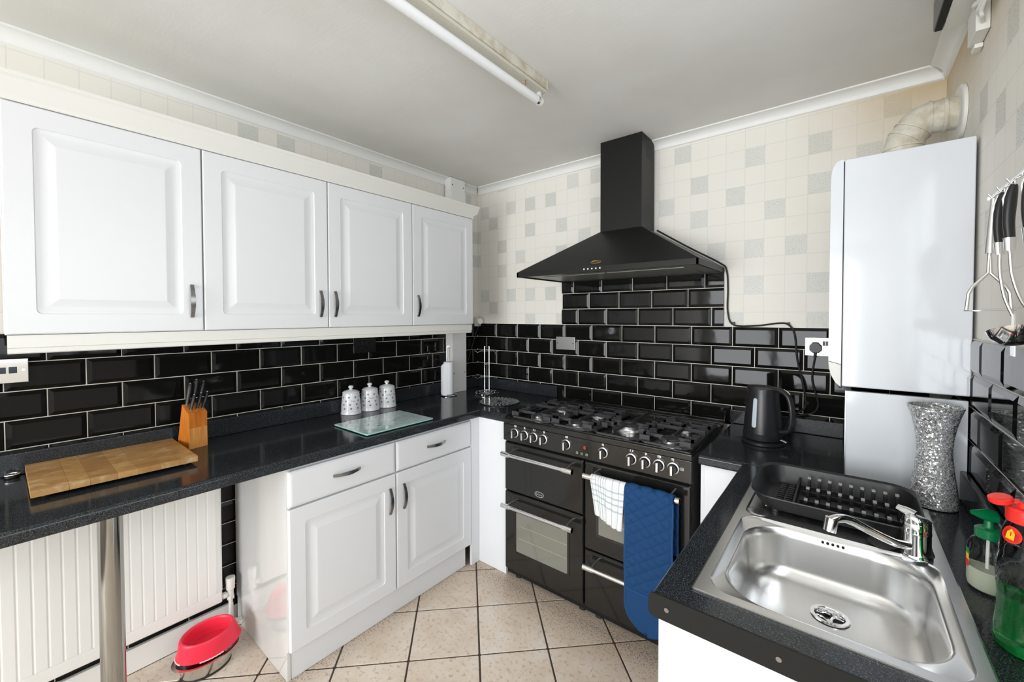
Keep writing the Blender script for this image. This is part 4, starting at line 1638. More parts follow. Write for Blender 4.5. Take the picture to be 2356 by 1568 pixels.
# mug tree
t_ = thing('mug_tree', 'empty chrome wire mug tree in the worktop corner', 'mug tree', (0.285, -0.205, ZW))
gx, gy = 0.285, -0.205
dv = Vector((0.779, 0.627, 0))   # faces the room diagonally
cc = Vector((gx, gy, ZW))
mb = MB()
mb.tube([cc + dv * -0.016 + Vector((0, 0, 0.012)), cc + dv * -0.016 + Vector((0, 0, 0.338)), cc + dv * 0.016 + Vector((0, 0, 0.338)), cc + dv * 0.016 + Vector((0, 0, 0.012))], 0.0032, 8)
mb.tube([cc + dv * -0.016 + Vector((0, 0, 0.208)), cc + Vector((0.01, -0.01, 0.217)), cc + dv * 0.016 + Vector((0, 0, 0.222)), cc + Vector((-0.008, 0.008, 0.205)), cc + dv * -0.016 + Vector((0, 0, 0.208))], 0.0025, 6)
mb.obj('stem', m_chrome, t_)
for z, q in ((0.305, 0), (0.120, 1)):
    for s in (-1, 1):
        mb = MB()
        mb.tube([cc + Vector((0, 0, z)), cc + dv * (s * 0.045) + Vector((0, 0, z)), cc + dv * (s * 0.066) + Vector((0.008, -0.01, z - 0.012)), cc + dv * (s * 0.086) + Vector((0.014, -0.016, z + 0.004))], 0.0026, 8)
        mb.obj('arm', m_chrome, t_)
mb = MB()
for rr, z in ((0.082, 0.012), (0.055, 0.016)):
    mb.tube([cc + Vector((rr * math.cos(a * PI / 16), rr * math.sin(a * PI / 16), z)) for a in range(32)], 0.0035, 8, closed=True)
for a in (0, 1, 2, 3):
    an = a * PI / 2 + 0.3
    mb.tube([cc + Vector((0, 0, 0.016)), cc + Vector((0.082 * math.cos(an), 0.082 * math.sin(an), 0.012)), cc + Vector((0.082 * math.cos(an), 0.082 * math.sin(an), 0.0005))], 0.003, 8)
mb.obj('base', m_chrome, t_)

# round plate with radial pattern
t_ = thing('round_plate', 'round glass worktop saver with black and white rays', 'plate', (0.545, -0.375, ZW))
pc = Vector((0.545, -0.375, ZW))
mb = MB()
mb.lathe([(0.128, 0.0004), (0.134, 0.002), (0.134, 0.0055), (0.131, 0.0065)], pc, 56)
mb.obj('disc', m_plate, t_)
mb = MB()
for ring_, (r0, r1, n, wd) in enumerate(((0.016, 0.045, 22, 0.55), (0.050, 0.078, 26, 0.62), (0.080, 0.127, 30, 0.55))):
    for k in range(n):
        a = 2 * PI * k / n
        w0 = PI / n * wd
        z = ZW + 0.0068
        mb.face([(pc.x + r * math.cos(b), pc.y + r * math.sin(b), z) for r, b in ((r0, a - w0 * .7), (r1, a - w0), (r1, a + w0), (r0, a + w0 * .7))])
mb.obj('printed_rays', m_platewhite, t_, smooth=0)

# pet bowls
t_ = thing('pet_bowl', 'oval steel pet bowl on the floor beneath the red bowl', 'pet bowl', (0.222, -1.872, 0))
mb = MB()
mb.lathe([(0.080, 0.004), (0.084, 0.006), (0.100, 0.060), (0.107, 0.064), (0.116, 0.066), (0.116, 0.068), (0.104, 0.068), (0.097, 0.062), (0.080, 0.010)], (0.222, -1.872, 0), 48, True, True, 0.74, 1.0)
mb.obj('bowl', m_steelbowl, t_)
mb = MB()
mb.tube([(0.222 + 0.083 * 0.74 * math.cos(a * PI / 24), -1.872 + 0.083 * math.sin(a * PI / 24), 0.0045) for a in range(48)], 0.0043, 8, closed=True)
mb.obj('rubber_ring', m_rubber, t_)
t_ = thing('pet_bowl', 'red plastic oval pet bowl stacked in the steel bowl', 'pet bowl', (0.208, -1.858, 0.0815), rz=R(-12))
t_.scale = (1.04, 1.05, 1.0)
t_.rotation_euler = (R(5), R(8), R(-12))
mb = MB()
mb.lathe([(0.104, 0.0), (0.108, 0.003), (0.104, 0.012), (0.100, 0.026), (0.092, 0.064), (0.088, 0.071), (0.083, 0.0735), (0.078, 0.071), (0.074, 0.062), (0.066, 0.024), (0.055, 0.019)], (0, 0, 0), 56, True, True, 0.72, 1.0)
mb.obj('shell', m_red, t_)
m_pink = mat('pale_pink_rubber', (0.80, 0.62, 0.60), 0.6)
for sgn in (-1, 1):
    mb = MB()
    mb.tube([(0.72 * 0.107 * math.cos(a), 0.107 * math.sin(a), 0.001 + 0.0016 * (q % 2)) for q, a in enumerate([-PI / 2 + sgn * 0.25 * 0 + (-0.2 if sgn < 0 else 1.25) + 0.06 * k for k in range(13)])], 0.003, 6)
    mb.obj('rim_trim', m_pink, t_)

# ------------------------------------------------------------------ right side: boiler and boxing
bl = thing('boiler', 'white wall-hung boiler in the corner with curved front', 'boiler', (2.4, -0.35, 1.215))
mb = MB()
mb.box(2.269, WX - 0.002, -0.575, -0.120, 1.216, 1.990, 0.004, 3)
mb.obj('casing', m_boiler, bl)
mb = MB()
FPF = [(2.2665, 1.990), (2.256, 1.990), (2.246, 1.984), (2.238, 1.968), (2.233, 1.945), (2.232, 1.90), (2.232, 1.302), (2.2665, 1.292)]
mb.prism(FPF, lambda p: (p[0], -0.575, p[1]), lambda p: (p[0], -0.120, p[1]))
mb.obj('front_cover', m_boiler, bl, smooth=50)
mb = MB()
FPB = [(2.2665, 1.290), (2.232, 1.300), (2.234, 1.275), (2.241, 1.250), (2.252, 1.228), (2.2665, 1.214)]
mb.prism(FPB, lambda p: (p[0], -0.575, p[1]), lambda p: (p[0], -0.120, p[1]))
mb.obj('control_flap', mat('boiler_flap', (0.70, 0.69, 0.64), 0.3), bl, smooth=50)
mb = MB()
mb.box(2.2662, 2.2694, -0.572, -0.125, 1.218, 1.984)
mb.obj('seam', m_dark, bl, smooth=0)
# flue with elbow through the right wall
fl = thing('flue_pipe', 'cream elbowed flue pipe from boiler top into the wall', 'flue', (2.40, -0.30, 1.99))
FYC = -0.315
mb = MB()
path = [(2.432, FYC, 1.9905), (2.432, FYC, 2.075), (2.435, FYC, 2.090), (2.469, FYC, 2.142), (2.481, FYC, 2.152), (2.496, FYC, 2.155), (WX - 0.006, FYC, 2.155)]
mb.tube(path, 0.054, 32)
pipe = mb.obj('pipe', m_oldplastic, fl, smooth=50)
for p, q in (((2.4375, FYC, 2.094), (2.4425, FYC, 2.1015)), ((2.455, FYC, 2.121), (2.4575, FYC, 2.125)), ((2.432, FYC, 2.062), (2.432, FYC, 2.072)), ((2.496, FYC, 2.155), (2.502, FYC, 2.155)), ((2.530, FYC, 2.155), (2.540, FYC, 2.155))):
    mb = MB()
    mb.cyl(p, q, 0.0575, n=32)
    mb.obj('collar', m_oldplastic, fl)
mb = MB()
mb.cyl((2.432, FYC, 1.9903), (2.432, FYC, 2.016), 0.061, 0.057, 32)
mb.obj('socket', m_plastic, fl)
mb = MB()
mb.cyl((WX - 0.004, FYC, 2.155), (WX + 0.005, FYC, 2.155), 0.088, n=40)
mb.cyl((WX - 0.010, FYC, 2.155), (WX - 0.003, FYC, 2.155), 0.078, 0.088, n=40)
mb.obj('wall_plate', m_plastic, fl)
# white boxing under the boiler
t_ = thing('pipe_boxing', 'plain white boxing panel standing on worktop under the boiler', 'boxing', (2.42, -0.3, ZW))
mb = MB()
mb.box(2.281, WX - 0.0085, -0.581, -0.56, ZW + 0.0005, 1.203, 0.001)
mb.obj('front_panel', m_boiler, t_)
mb = MB()
mb.box(2.281, 2.296, -0.5595, -0.008, ZW + 0.0005, 1.203, 0.001)
mb.obj('side_panel', m_boiler, t_)
mb = MB()
mb.box(2.279, 2.2815, -0.584, -0.5805, ZW + 0.0005, 1.203)
mb.obj('edge_trim', m_chrome2, t_)

# white wired box high on the right wall
t_ = thing('alarm_box', 'small white wired box with cable bundle high on right wall', 'wired box', (WX - 0.02, -0.55, 2.31))
mb = MB()
mb.box(WX - 0.024, WX + 0.005, -0.660, -0.560, 2.255, 2.340, 0.003)
mb.obj('case', m_plastic, t_)
mb = MB()
mb.box(WX - 0.014, WX + 0.005, -0.585, -0.545, 2.241, 2.2545, 0.003)
mb.obj('fixing_lug', m_plastic, t_)
for k in range(3):
    mb = MB()
    mb.tube(spl([(WX - 0.018 + 0.004 * k, -0.659, 2.320 - 0.022 * k), (WX - 0.028 + 0.005 * k, -0.680 - 0.010 * k, 2.318 - 0.022 * k), (WX - 0.022, -0.720, 2.312 - 0.014 * k), (WX - 0.016, -0.80, 2.325 - 0.010 * k), (WX - 0.012, -0.90, 2.345 - .006 * k)]), 0.0075 - 0.0012 * k, 10)
    mb.obj('cable', m_plastic, t_)

# ------------------------------------------------------------------ sink unit
t_ = thing('sink_cabinet', 'white sink base cabinet with plain end panel under the sink', 'cabinet', (2.28, -1.1, 0))
mb = MB()
mb.box(2.004, 2.020, -1.560, -0.66, 0.13, ZU - 0.0015)
mb.obj('front_rail', m_white, t_, smooth=0)
mb = MB()
mb.box(2.006, WX - 0.012, -1.5725, -1.5605, 0.002, ZU - 0.0015, 0.0008)
mb.obj('end_panel', m_white, t_)
FXL = lambda x: (lambda u, v, n: (x - n, u, v))
for a, b in ((-1.553, -1.105), (-1.100, -0.68)):
    mb = MB()
    panel(mb, FXL(2.003), a, b, 0.13, 0.858, DOORP)
    d = mb.obj('door', m_white, t_, smooth=28)
    bow_handle(d, (1.985, b - 0.05 if a < -1.2 else a + 0.05, 0.78), (0, 0, 1), out=Vector((-1, 0, 0)))
mb = MB()
mb.box(2.05, 2.065, -1.56, -0.66, 0.002, 0.128)
mb.obj('kickboard', m_white, t_, smooth=0)
t_ = thing('base_cabinet', 'narrow white base cabinet between cooker and sink corner', 'cabinet', (1.90, -0.6, 0))
mb = MB()
mb.box(1.826, 1.842, -0.610, -0.03, 0.002, ZU - 0.0015)
mb.obj('side_panel', m_white, t_, smooth=0)
mb = MB()
mb.box(1.8425, 2.002, -0.622, -0.606, 0.002, ZU - 0.0015, 0.001)
mb.obj('front_panel', m_white, t_)

# stainless sink
sk = thing('sink', 'stainless steel inset sink with single bowl and drainer', 'sink', (2.25, -1.13, ZW))
mb = MB()
BX0, BX1, BY0, BY1 = 2.083, 2.424, -1.478, -1.103
DX0, DX1, DY0, DY1 = 2.060, 2.440, -1.085, -0.772
NC = 8


def rr3(x0, x1, y0, y1, r, z):
    return [(x, y, z) for x, y in rrect((x0 + x1) / 2, (y0 + y1) / 2, x1 - x0, y1 - y0, r, NC)]


zt = ZW + 0.0042
# bowl: pressed dish, then the deep bowl
mb.loft([rr3(SX0, SX1, SY0, SY1, 0.006, ZW + 0.0004), rr3(SX0, SX1, SY0, SY1, 0.006, zt - 0.001), rr3(SX0 + .003, SX1 - .003, SY0 + .003, SY1 - .003, 0.008, zt)], False, False)
rim = rr3(SX0 + .003, SX1 - .003, SY0 + .003, SY1 - .003, 0.008, zt)
YM = -1.094
upper = rr3(SX0 + .022, SX1 - .022, SY0 + .022, YM, 0.045, zt)
draw_ = rr3(SX0 + .022, SX1 - .022, YM + 0.004, SY1 - .022, 0.030, zt)
# flat rim web: triangulated fill between outline and the two pressed areas
def edges_of(loop):
    vs_ = [mb.bm.verts.new(p) for p in loop]
    return vs_, [mb.bm.edges.new((vs_[i], vs_[(i + 1) % len(vs_)])) for i in range(len(vs_))]
vo_, eo = edges_of(rim)
vu, eu = edges_of(upper)
vd_, ed = edges_of(draw_)
bmesh.ops.triangle_fill(mb.bm, use_beauty=True, edges=eo + eu + ed)
# pressed dish then bowl
mb.loft([upper, rr3(SX0 + .026, SX1 - .026, SY0 + .026, YM - .004, 0.044, zt - 0.005), rr3(BX0 - .006, BX1 + .006, BY0 - .006, BY1 + .004, 0.090, zt - 0.0075), rr3(BX0, BX1, BY0, BY1 - .002, 0.092, zt - 0.012),
         rr3(BX0 + .004, BX1 - .004, BY0 + .004, BY1 - .006, 0.090, zt - 0.03), rr3(BX0 + .010, BX1 - .010, BY0 + .010, BY1 - .012, 0.086, zt - 0.095), rr3(BX0 + .020, BX1 - .020, BY0 + .020, BY1 - .022, 0.080, zt - 0.118), rr3(BX0 + .042, BX1 - .042, BY0 + .042, BY1 - .044, 0.070, zt - 0.129), rr3(BX0 + .09, BX1 - .09, BY0 + .09, BY1 - .092, 0.050, zt - 0.1335)], False, False)
# floor of the bowl with drain hole
DC = (2.258, -1.218)
zb = zt - 0.1335
inner = rr3(BX0 + .09, BX1 - .09, BY0 + .09, BY1 - .092, 0.050, zb)
vi, ei = edges_of(inner)
hole = [(DC[0] + 0.027 * math.cos(2 * PI * i / 32), DC[1] + 0.027 * math.sin(2 * PI * i / 32), zb - 0.001) for i in range(32)]
vh, eh = edges_of(hole)
bmesh.ops.triangle_fill(mb.bm, use_beauty=True, edges=ei + eh)
# drainer dip
mb.loft([draw_, rr3(SX0 + .026, SX1 - .026, YM + .008, SY1 - .026, 0.028, zt - 0.004)], False, True)
bs = mb.obj('basin', m_steel, sk, smooth=50, weld=True)
for p in bs.data.polygons:
    if abs(p.normal.z) > 0.9999:
        p.use_smooth = False
mb = MB()
for i in range(8):
    x = 2.10 + i * 0.044
    mb.box(x, x + 0.014, -0.99, -0.79, zt - 0.0042, zt - 0.0005, 0.0018)
mb.obj('drainer_ribs', m_steel, sk)
mb = MB()
zd = zb + 0.0006
prof = [(0.037, 0.0), (0.036, 0.0022), (0.029, 0.0026), (0.0265, 0.0), (0.0255, -0.012), (0.024, -0.020)]
mb.lathe(prof, (DC[0], DC[1], zd), 40, False, False)
wst = mb.obj('waste', m_chrome, sk)
mb = MB()
mb.lathe([(0.0245, -0.020), (0.004, -0.0202)], (DC[0], DC[1], zd), 32, False, True)
mb.obj('waste_hole', m_dark, wst)
mb = MB()
for k in range(3):
    a = k * PI / 3 + 0.3
    dx, dy = 0.0245 * math.cos(a), 0.0245 * math.sin(a)
    mb.tube([(DC[0] - dx, DC[1] - dy, zd - 0.016), (DC[0] + dx, DC[1] + dy, zd - 0.016)], 0.0028, 8)
mb.cyl((DC[0], DC[1], zd - 0.019), (DC[0], DC[1], zd - 0.011), 0.006, n=12)
mb.obj('cross_bars', m_chrome, wst)
mb = MB()
mb.lathe([(0.026, 0.0005), (0.027, 0.003), (0.020, 0.0048)], (2.090, -1.055, zt - 0.0042), 32)
mb.obj('tap_hole_cover', m_steel, sk)
mb = MB()
for k in range(5):
    x = 2.240 + k * 0.010
    mb.cyl((x, BY1 - 0.0030, zt - 0.0165), (x, BY1 - 0.0068, zt - 0.0165), 0.0032, n=10)
mb.obj('overflow', m_dark, sk)

# mixer tap
tp = thing('mixer_tap', 'chrome lever mixer tap with long swivel spout on the sink', 'tap', (2.410, -1.083, zt))
tx, ty = 2.410, -1.083
mb = MB()
mb.lathe([(0.029, 0.0004), (0.029, 0.006), (0.026, 0.010), (0.0255, 0.052), (0.0262, 0.055), (0.0262, 0.058), (0.0255, 0.060), (0.0255, 0.078), (0.022, 0.083)], (tx, ty, zt), 36)
mb.obj('body', m_chrome, tp)
mb = MB()
sp_ = spl([(tx - 0.012, ty - 0.014, zt + 0.026), (tx - 0.040, ty - 0.042, zt + 0.036), (tx - 0.085, ty - 0.085, zt + 0.066), (tx - 0.118, ty - 0.116, zt + 0.090), (tx - 0.138, ty - 0.134, zt + 0.096), (tx - 0.153, ty - 0.146, zt + 0.090)], 5)
mb.tube(sp_, [0.0125 - 0.003 * math.sin(PI * i / (len(sp_) - 1)) + 0.0015 * i / len(sp_) for i in range(len(sp_))], 16, flat=0.8)
e = Vector(sp_[-1])
mb.cyl(e + Vector((0.003, 0.003, 0.006)), e + Vector((-0.002, -0.002, -0.022)), 0.0135, 0.0125, 20)
mb.obj('spout', m_chrome, tp)
mb = MB()
mb.loft([[(tx + 0.025 * math.cos(a) * k - o_, ty + 0.025 * math.sin(a) * k - o_ * .5, zt + z + dz * (-math.cos(a) * .8 - math.sin(a) * .6)) for a in [2 * PI * i / 24 for i in range(24)]] for k, z, dz, o_ in ((1.0, 0.0795, 0.0, 0), (1.02, 0.086, 0.003, 0), (0.9, 0.092, 0.004, 0.002), (0.5, 0.096, 0.004, 0.004))])
mb.tube([(tx - 0.004, ty - 0.004, zt + 0.094), (tx - 0.018, ty + 0.002, zt + 0.099), (tx - 0.032, ty + 0.010, zt + 0.102)], [0.012, 0.010, 0.006], 12, flat=0.55)
mb.obj('lever', m_chrome, tp)

# washing-up rack
rk = thing('dish_rack', 'black plastic dish draining rack on the sink drainer', 'dish rack', (2.255, -0.92, ZW))
KX0, KX1, KY0, KY1 = 2.064, 2.438, -1.050, -0.775
zr0, zr1 = ZW + 0.014, ZW + 0.046


def kr(x0, x1, y0, y1, r, z, dip=0.0):
    out = []
    for x, y in rrect((x0 + x1) / 2, (y0 + y1) / 2, x1 - x0, y1 - y0, r, 6):
        out.append((x, y, z + dip * (0.020 * (y - y0) / (y1 - y0))))
    return out


mb = MB()
mb.loft([kr(KX0 + .030, KX1 - .022, KY0 + .020, KY1 - .020, 0.045, zr0 - 0.004), kr(KX0 + .014, KX1 - .012, KY0 + .010, KY1 - .010, 0.055, zr0 + 0.012), kr(KX0 + .006, KX1 - .004, KY0 + .004, KY1 - .004, 0.060, zr1 - 0.006, 1), kr(KX0, KX1, KY0, KY1, 0.062, zr1, 1),
         kr(KX0 + .001, KX1 - .001, KY0 + .001, KY1 - .001, 0.061, zr1 + 0.003, 1), kr(KX0 + .010, KX1 - .008, KY0 + .008, KY1 - .008, 0.058, zr1 - 0.002, 1), kr(KX0 + .020, KX1 - .016, KY0 + .016, KY1 - .016, 0.052, zr0 + 0.014), kr(KX0 + .034, KX1 - .026, KY0 + .024, KY1 - .024, 0.042, zr0)], True, True)
mb.obj('tray', m_blackplastic, rk)
mb = MB()
mb.box(2.168, 2.174, KY0 + 0.026, KY1 - 0.026, zr0, zr0 + 0.026, 0.001)
mb.obj('divider', m_blackplastic, rk)
mb = MB()
for i in range(11):
    y = KY0 + 0.045 + i * 0.018
    mb.box(2.124, 2.141, y, y + 0.006, zr0, zr0 + 0.008, 0.001)
    mb.box(2.147, 2.163, y, y + 0.006, zr0, zr0 + 0.008, 0.001)
mb.obj('cutlery_ribs', m_blackplastic, rk)
m_tip = mat('worn_grey_tip', (0.30, 0.30, 0.29), 0.4)
for i in range(9):
    x = 2.197 + i * 0.0248
    for j, y in enumerate((-0.835, -0.905, -0.985)):
        mb = MB()
        h = (0.044, 0.036, 0.030)[j]
        mb.mi = 0
        mb.box(x - 0.004, x + 0.004, y - 0.012, y + 0.012, zr0, zr0 + h - 0.006, 0.001)
        mb.mi = 1
        mb.box(x - 0.0045, x + 0.0045, y - 0.006, y + 0.006, zr0 + h - 0.006, zr0 + h, 0.0015)
        mb.obj('prong', [m_blackplastic, m_tip], rk)
mb = MB()
for y in (-0.87, -0.945, -1.02):
    mb.box(2.180, 2.405, y - 0.003, y + 0.003, zr0, zr0 + 0.010, 0.001)
mb.obj('cross_ribs', m_blackplastic, rk)
for x in (2.129, 2.392):
    for y in (KY0 + 0.035, KY1 - 0.04):
        mb = MB()
        mb.cyl((x, y, zt + 0.0003 if 0 else zt - 0.0035), (x, y, zr0 + 0.001), 0.010, n=12)
        mb.obj('foot', m_blackplastic, rk)
# black sink plug lying by the tap
mb = MB()
mb.lathe([(0.022, 0.0004), (0.026, 0.003), (0.0265, 0.007), (0.021, 0.010), (0.008, 0.011), (0.006, 0.016), (0.002, 0.017)], (2.352, -1.072, zt - 0.0002), 32)
tag(mb.obj('sink_plug', m_rubber), 'black rubber sink plug lying beside the mixer tap', 'plug')

# vase
mb = MB()
vp = [(0.046, 0.0005), (0.052, 0.003), (0.0525, 0.02), (0.049, 0.055), (0.0430, 0.10), (0.0390, 0.145), (0.0385, 0.17), (0.0405, 0.20), (0.046, 0.235), (0.053, 0.265), (0.0605, 0.288), (0.0605, 0.292), (0.057, 0.292), (0.050, 0.265), (0.043, 0.235), (0.036, 0.17), (0.036, 0.145), (0.045, 0.05), (0.045, 0.02)]
mb.lathe(vp, (2.484, -0.685, ZW), 64)
tag(mb.obj('vase', m_mosaic, smooth=60), 'tall waisted silver mirror-mosaic vase in the worktop corner', 'vase')

# pump soap
t_ = thing('soap_dispenser', 'clear pump soap bottle with green pump top', 'soap dispenser', (2.508, -1.150, ZW), rz=R(20))
bp = [(0.024, 0.0006), (0.031, 0.004), (0.0335, 0.016), (0.0335, 0.075), (0.0325, 0.088), (0.027, 0.100), (0.0165, 0.108), (0.0145, 0.112)]
mb = MB()
mb.lathe(bp, (0, 0, 0), 36, sx=0.86)
mb.obj('bottle', m_pet, t_)
mb = MB()
mb.lathe([(0.022, 0.002), (0.0295, 0.006), (0.0318, 0.016), (0.0318, 0.046), (0.0, 0.0462)][:-1], (0, 0, 0), 32, sx=0.85)
mb.obj('soap', m_liqpale, t_)
mb = MB()
mb.lathe([(0.0195, 0.108), (0.020, 0.110), (0.020, 0.124), (0.017, 0.127), (0.010, 0.128), (0.0075, 0.131), (0.0065, 0.146)], (0, 0, 0), 28)
mb.tube([(0.012, 0.0, 0.150), (0.0, 0.0, 0.153), (-0.014, -0.002, 0.154), (-0.030, -0.004, 0.157)], [0.012, 0.0135, 0.010, 0.004], 14, flat=0.6)
mb.obj('pump', m_green, t_)
mb = MB()
mb.cyl((0, 0, 0.012), (0, 0, 0.106), 0.0022, n=8)
mb.obj('dip_tube', m_plastic, t_)
mb = MB()
m_lab = [mat('label_green', (0.03, 0.25, 0.05), 0.4), m_yellow, m_redcap]
for k, (z0, z1) in enumerate(((0.068, 0.080), (0.054, 0.068), (0.042, 0.056))):
    mb.mi = k
    aa = [R(135 + 6 * q) for q in range(8)]
    mb.loft([[(0.86 * 0.0338 * math.cos(a), 0.0338 * math.sin(a), z0) for a in aa], [(0.86 * 0.0338 * math.cos(a), 0.0338 * math.sin(a), z1) for a in aa]], False, False, closed=False)
mb.obj('bottle_label', m_lab, t_)

# washing-up liquid bottle
t_ = thing('washing_up_liquid', 'clear washing-up liquid bottle, half green, with red flip cap', 'bottle', (2.514, -1.338, ZW), rz=R(0))
t_.scale = (1, 1, 1.05)
wp = [(0.034, 0.0006), (0.041, 0.004), (0.043, 0.012), (0.042, 0.035), (0.038, 0.060), (0.0375, 0.080), (0.040, 0.105), (0.0405, 0.125), (0.037, 0.148), (0.0355, 0.152), (0.037, 0.156), (0.034, 0.180), (0.025, 0.205), (0.0235, 0.208)]
mb = MB()
mb.lathe(wp, (0, 0, 0), 40, sx=0.80)
mb.obj('bottle', m_pet, t_)
mb = MB()
mb.lathe([(0.033, 0.0025), (0.0395, 0.006), (0.0412, 0.013), (0.0402, 0.035), (0.0362, 0.060), (0.0357, 0.080), (0.0365, 0.088)], (0, 0, 0), 40, sx=0.79)
mb.obj('liquid', m_liqgreen, t_)
mb = MB()
mb.lathe([(0.0245, 0.204), (0.025, 0.206), (0.025, 0.222), (0.022, 0.226), (0.012, 0.227), (0.009, 0.234), (0.006, 0.235)], (0, 0, 0), 32, sx=0.9)
cap = mb.obj('cap', m_redcap, t_)
mb = MB()
mb.lathe([(0.013, 0.0), (0.015, 0.002), (0.015, 0.008), (0.012, 0.010)], (0, 0, 0), 24)
mb.box(0.010, 0.022, -0.006, 0.006, 0.000, 0.003, 0.001)
fc = mb.obj('flip_lid', m_redcap, cap)
fc.location = (-0.026, 0.006, 0.2275)
fc.rotation_euler = (R(8), R(-14), 0)
mb = MB()
mb.mi = 0
N = 20
def onb(a, z, e=0.0005):
    for (r0, z0), (r1, z1) in zip(wp, wp[1:]):
        if z0 <= z <= z1:
            r = r0 + (r1 - r0) * (z - z0) / (z1 - z0)
            break
    return (0.80 * (r + e) * math.cos(a), (r + e) * math.sin(a), z)
a0, z0 = R(218), 0.186
mid = mb.bm.verts.new(onb(a0, z0))
rg = [mb.bm.verts.new(onb(a0 + 0.52 * math.cos(2 * PI * i / N), z0 + 0.0125 * math.sin(2 * PI * i / N))) for i in range(N)]
for i in range(N):
    mb.bm.faces.new((mid, rg[i], rg[(i + 1) % N]))
mb.mi = 1
mb.face([onb(a0 + q[0], z0 + q[1], 0.0010) for q in ((-0.20, -0.007), (0.20, -0.007), (0.20, 0.003), (0.0, 0.009), (-0.20, 0.003))])
mb.obj('neck_label', [m_redcap, m_yellow], t_, smooth=0)

# kettle
kt = thing('kettle', 'matt black jug kettle on its base beside the cooker', 'kettle', (2.000, -0.300, ZW))
kx_, ky_ = 2.000, -0.300
mb = MB()
mb.lathe([(0.078, 0.0004), (0.082, 0.003), (0.082, 0.012), (0.076, 0.017), (0.060, 0.018)], (kx_, ky_, ZW), 48)
mb.obj('power_base', m_blackplastic, kt)
mb = MB()
hdir = Vector((0.93, -0.36, 0))     # handle side
sdir = -hdir


def spout(p, a):
    d = Vector((math.cos(a), math.sin(a), 0))
    k = max(0, d.dot(sdir)) ** 10
    h = (p.z - ZW - 0.18) / 0.06
    if h > 0:
        p = p + sdir * (0.012 * k * min(1, h))
    return p


mb.lathe([(0.070, 0.020), (0.0745, 0.022), (0.0760, 0.040), (0.0765, 0.046), (0.0735, 0.048), (0.0720, 0.085), (0.0665, 0.150), (0.0600, 0.215), (0.0575, 0.236), (0.0560, 0.240), (0.040, 0.247), (0.015, 0.250)], (kx_, ky_, ZW), 48, fn=spout)
mb.obj('jug', m_kettle, kt, smooth=45)
mb = MB()
kc = Vector((kx_, ky_, ZW))
hp = [kc + hdir * 0.045 + Vector((0, 0, 0.240)), kc + hdir * 0.075 + Vector((0, 0, 0.238)), kc + hdir * 0.104 + Vector((0, 0, 0.215)), kc + hdir * 0.117 + Vector((0, 0, 0.165)), kc + hdir * 0.117 + Vector((0, 0, 0.110)), kc + hdir * 0.106 + Vector((0, 0, 0.075)), kc + hdir * 0.074 + Vector((0, 0, 0.064))]
hs = spl(hp, 6)
pv = Vector((-hdir.y, hdir.x, 0))
rings = []
for i, p in enumerate(hs):
    d = (hs[min(i + 1, len(hs) - 1)] - hs[max(i - 1, 0)]).normalized()
    nn_ = d.cross(pv).normalized()
    ring_ = []
    for q in range(14):
        a = 2 * PI * q / 14
        ring_.append(p + pv * (0.0155 * math.cos(a)) + nn_ * (0.0105 * math.sin(a)))
    rings.append(ring_)
mb.loft(rings)
mb.obj('handle', m_kettle, kt)
mb = MB()
gd = Vector((-0.33, -0.94, 0)).normalized()
gs = Vector((-gd.y, gd.x, 0))
ga = math.atan2(gd.y, gd.x)
rings = []
for q, (u_, v_) in enumerate(rrect(0, 0.138, 0.017, 0.125, 0.0083, 5)):
    rr_ = 0.0722 - (v_ - 0.085) * 0.086 + 0.0006
    a = ga + u_ / 0.068
    rings.append((kx_ + rr_ * math.cos(a), ky_ + rr_ * math.sin(a), ZW + v_))
f_ = mb.face(rings)
mb.obj('water_gauge', m_window, kt, smooth=0)
mb = MB()
p0 = kc + hdir * 0.076 + Vector((0.0, -0.02, 0.034))
mb.tube([p0, p0 + hdir * 0.012, p0 + hdir * 0.026 + Vector((0, -0.003, -0.003))], [0.004, 0.005, 0.007], 10, flat=0.5)
mb.obj('switch', m_chrome, kt)
mb = MB()
p0 = kc + hdir * 0.083 + Vector((0, 0, 0.2425))
mb.tube([p0, p0 + hdir * 0.016 + Vector((0, 0, -0.009)), p0 + hdir * 0.024 + Vector((0, 0, -0.018))], 0.005, 10, flat=0.5)
mb.obj('lid_button', m_plastic, kt)

# ------------------------------------------------------------------ utensils on the right wall
rl = thing('utensil_rail', 'thin chrome rail with hooks fixed to the right wall', 'rail', (WX - 0.03, -0.97, 1.75))
mb = MB()
mb.tube([(WX - 0.030, -0.900, 1.740), (WX - 0.030, -1.36, 1.740)], 0.0035, 10)
mb.cyl((WX - 0.030, -0.892, 1.740), (WX - 0.030, -0.900, 1.740), 0.006, n=12)
mb.cyl((WX - 0.033, -0.915, 1.740), (WX + 0.005, -0.915, 1.740), 0.004, n=10)
mb.cyl((WX - 0.033, -1.32, 1.740), (WX + 0.005, -1.32, 1.740), 0.004, n=10)
mb.obj('bar', m_chrome2, rl)
UY = [-0.985, -1.052, -1.122, -1.236]
for y in UY:
    mb = MB()
    mb.tube([(WX - 0.030, y, 1.7450), (WX - 0.0250, y, 1.740), (WX - 0.030, y, 1.7345), (WX - 0.038, y, 1.731), (WX - 0.044, y, 1.723), (WX - 0.049, y, 1.733)], 0.0018, 8)
    mb.obj('hook', m_chrome2, rl)
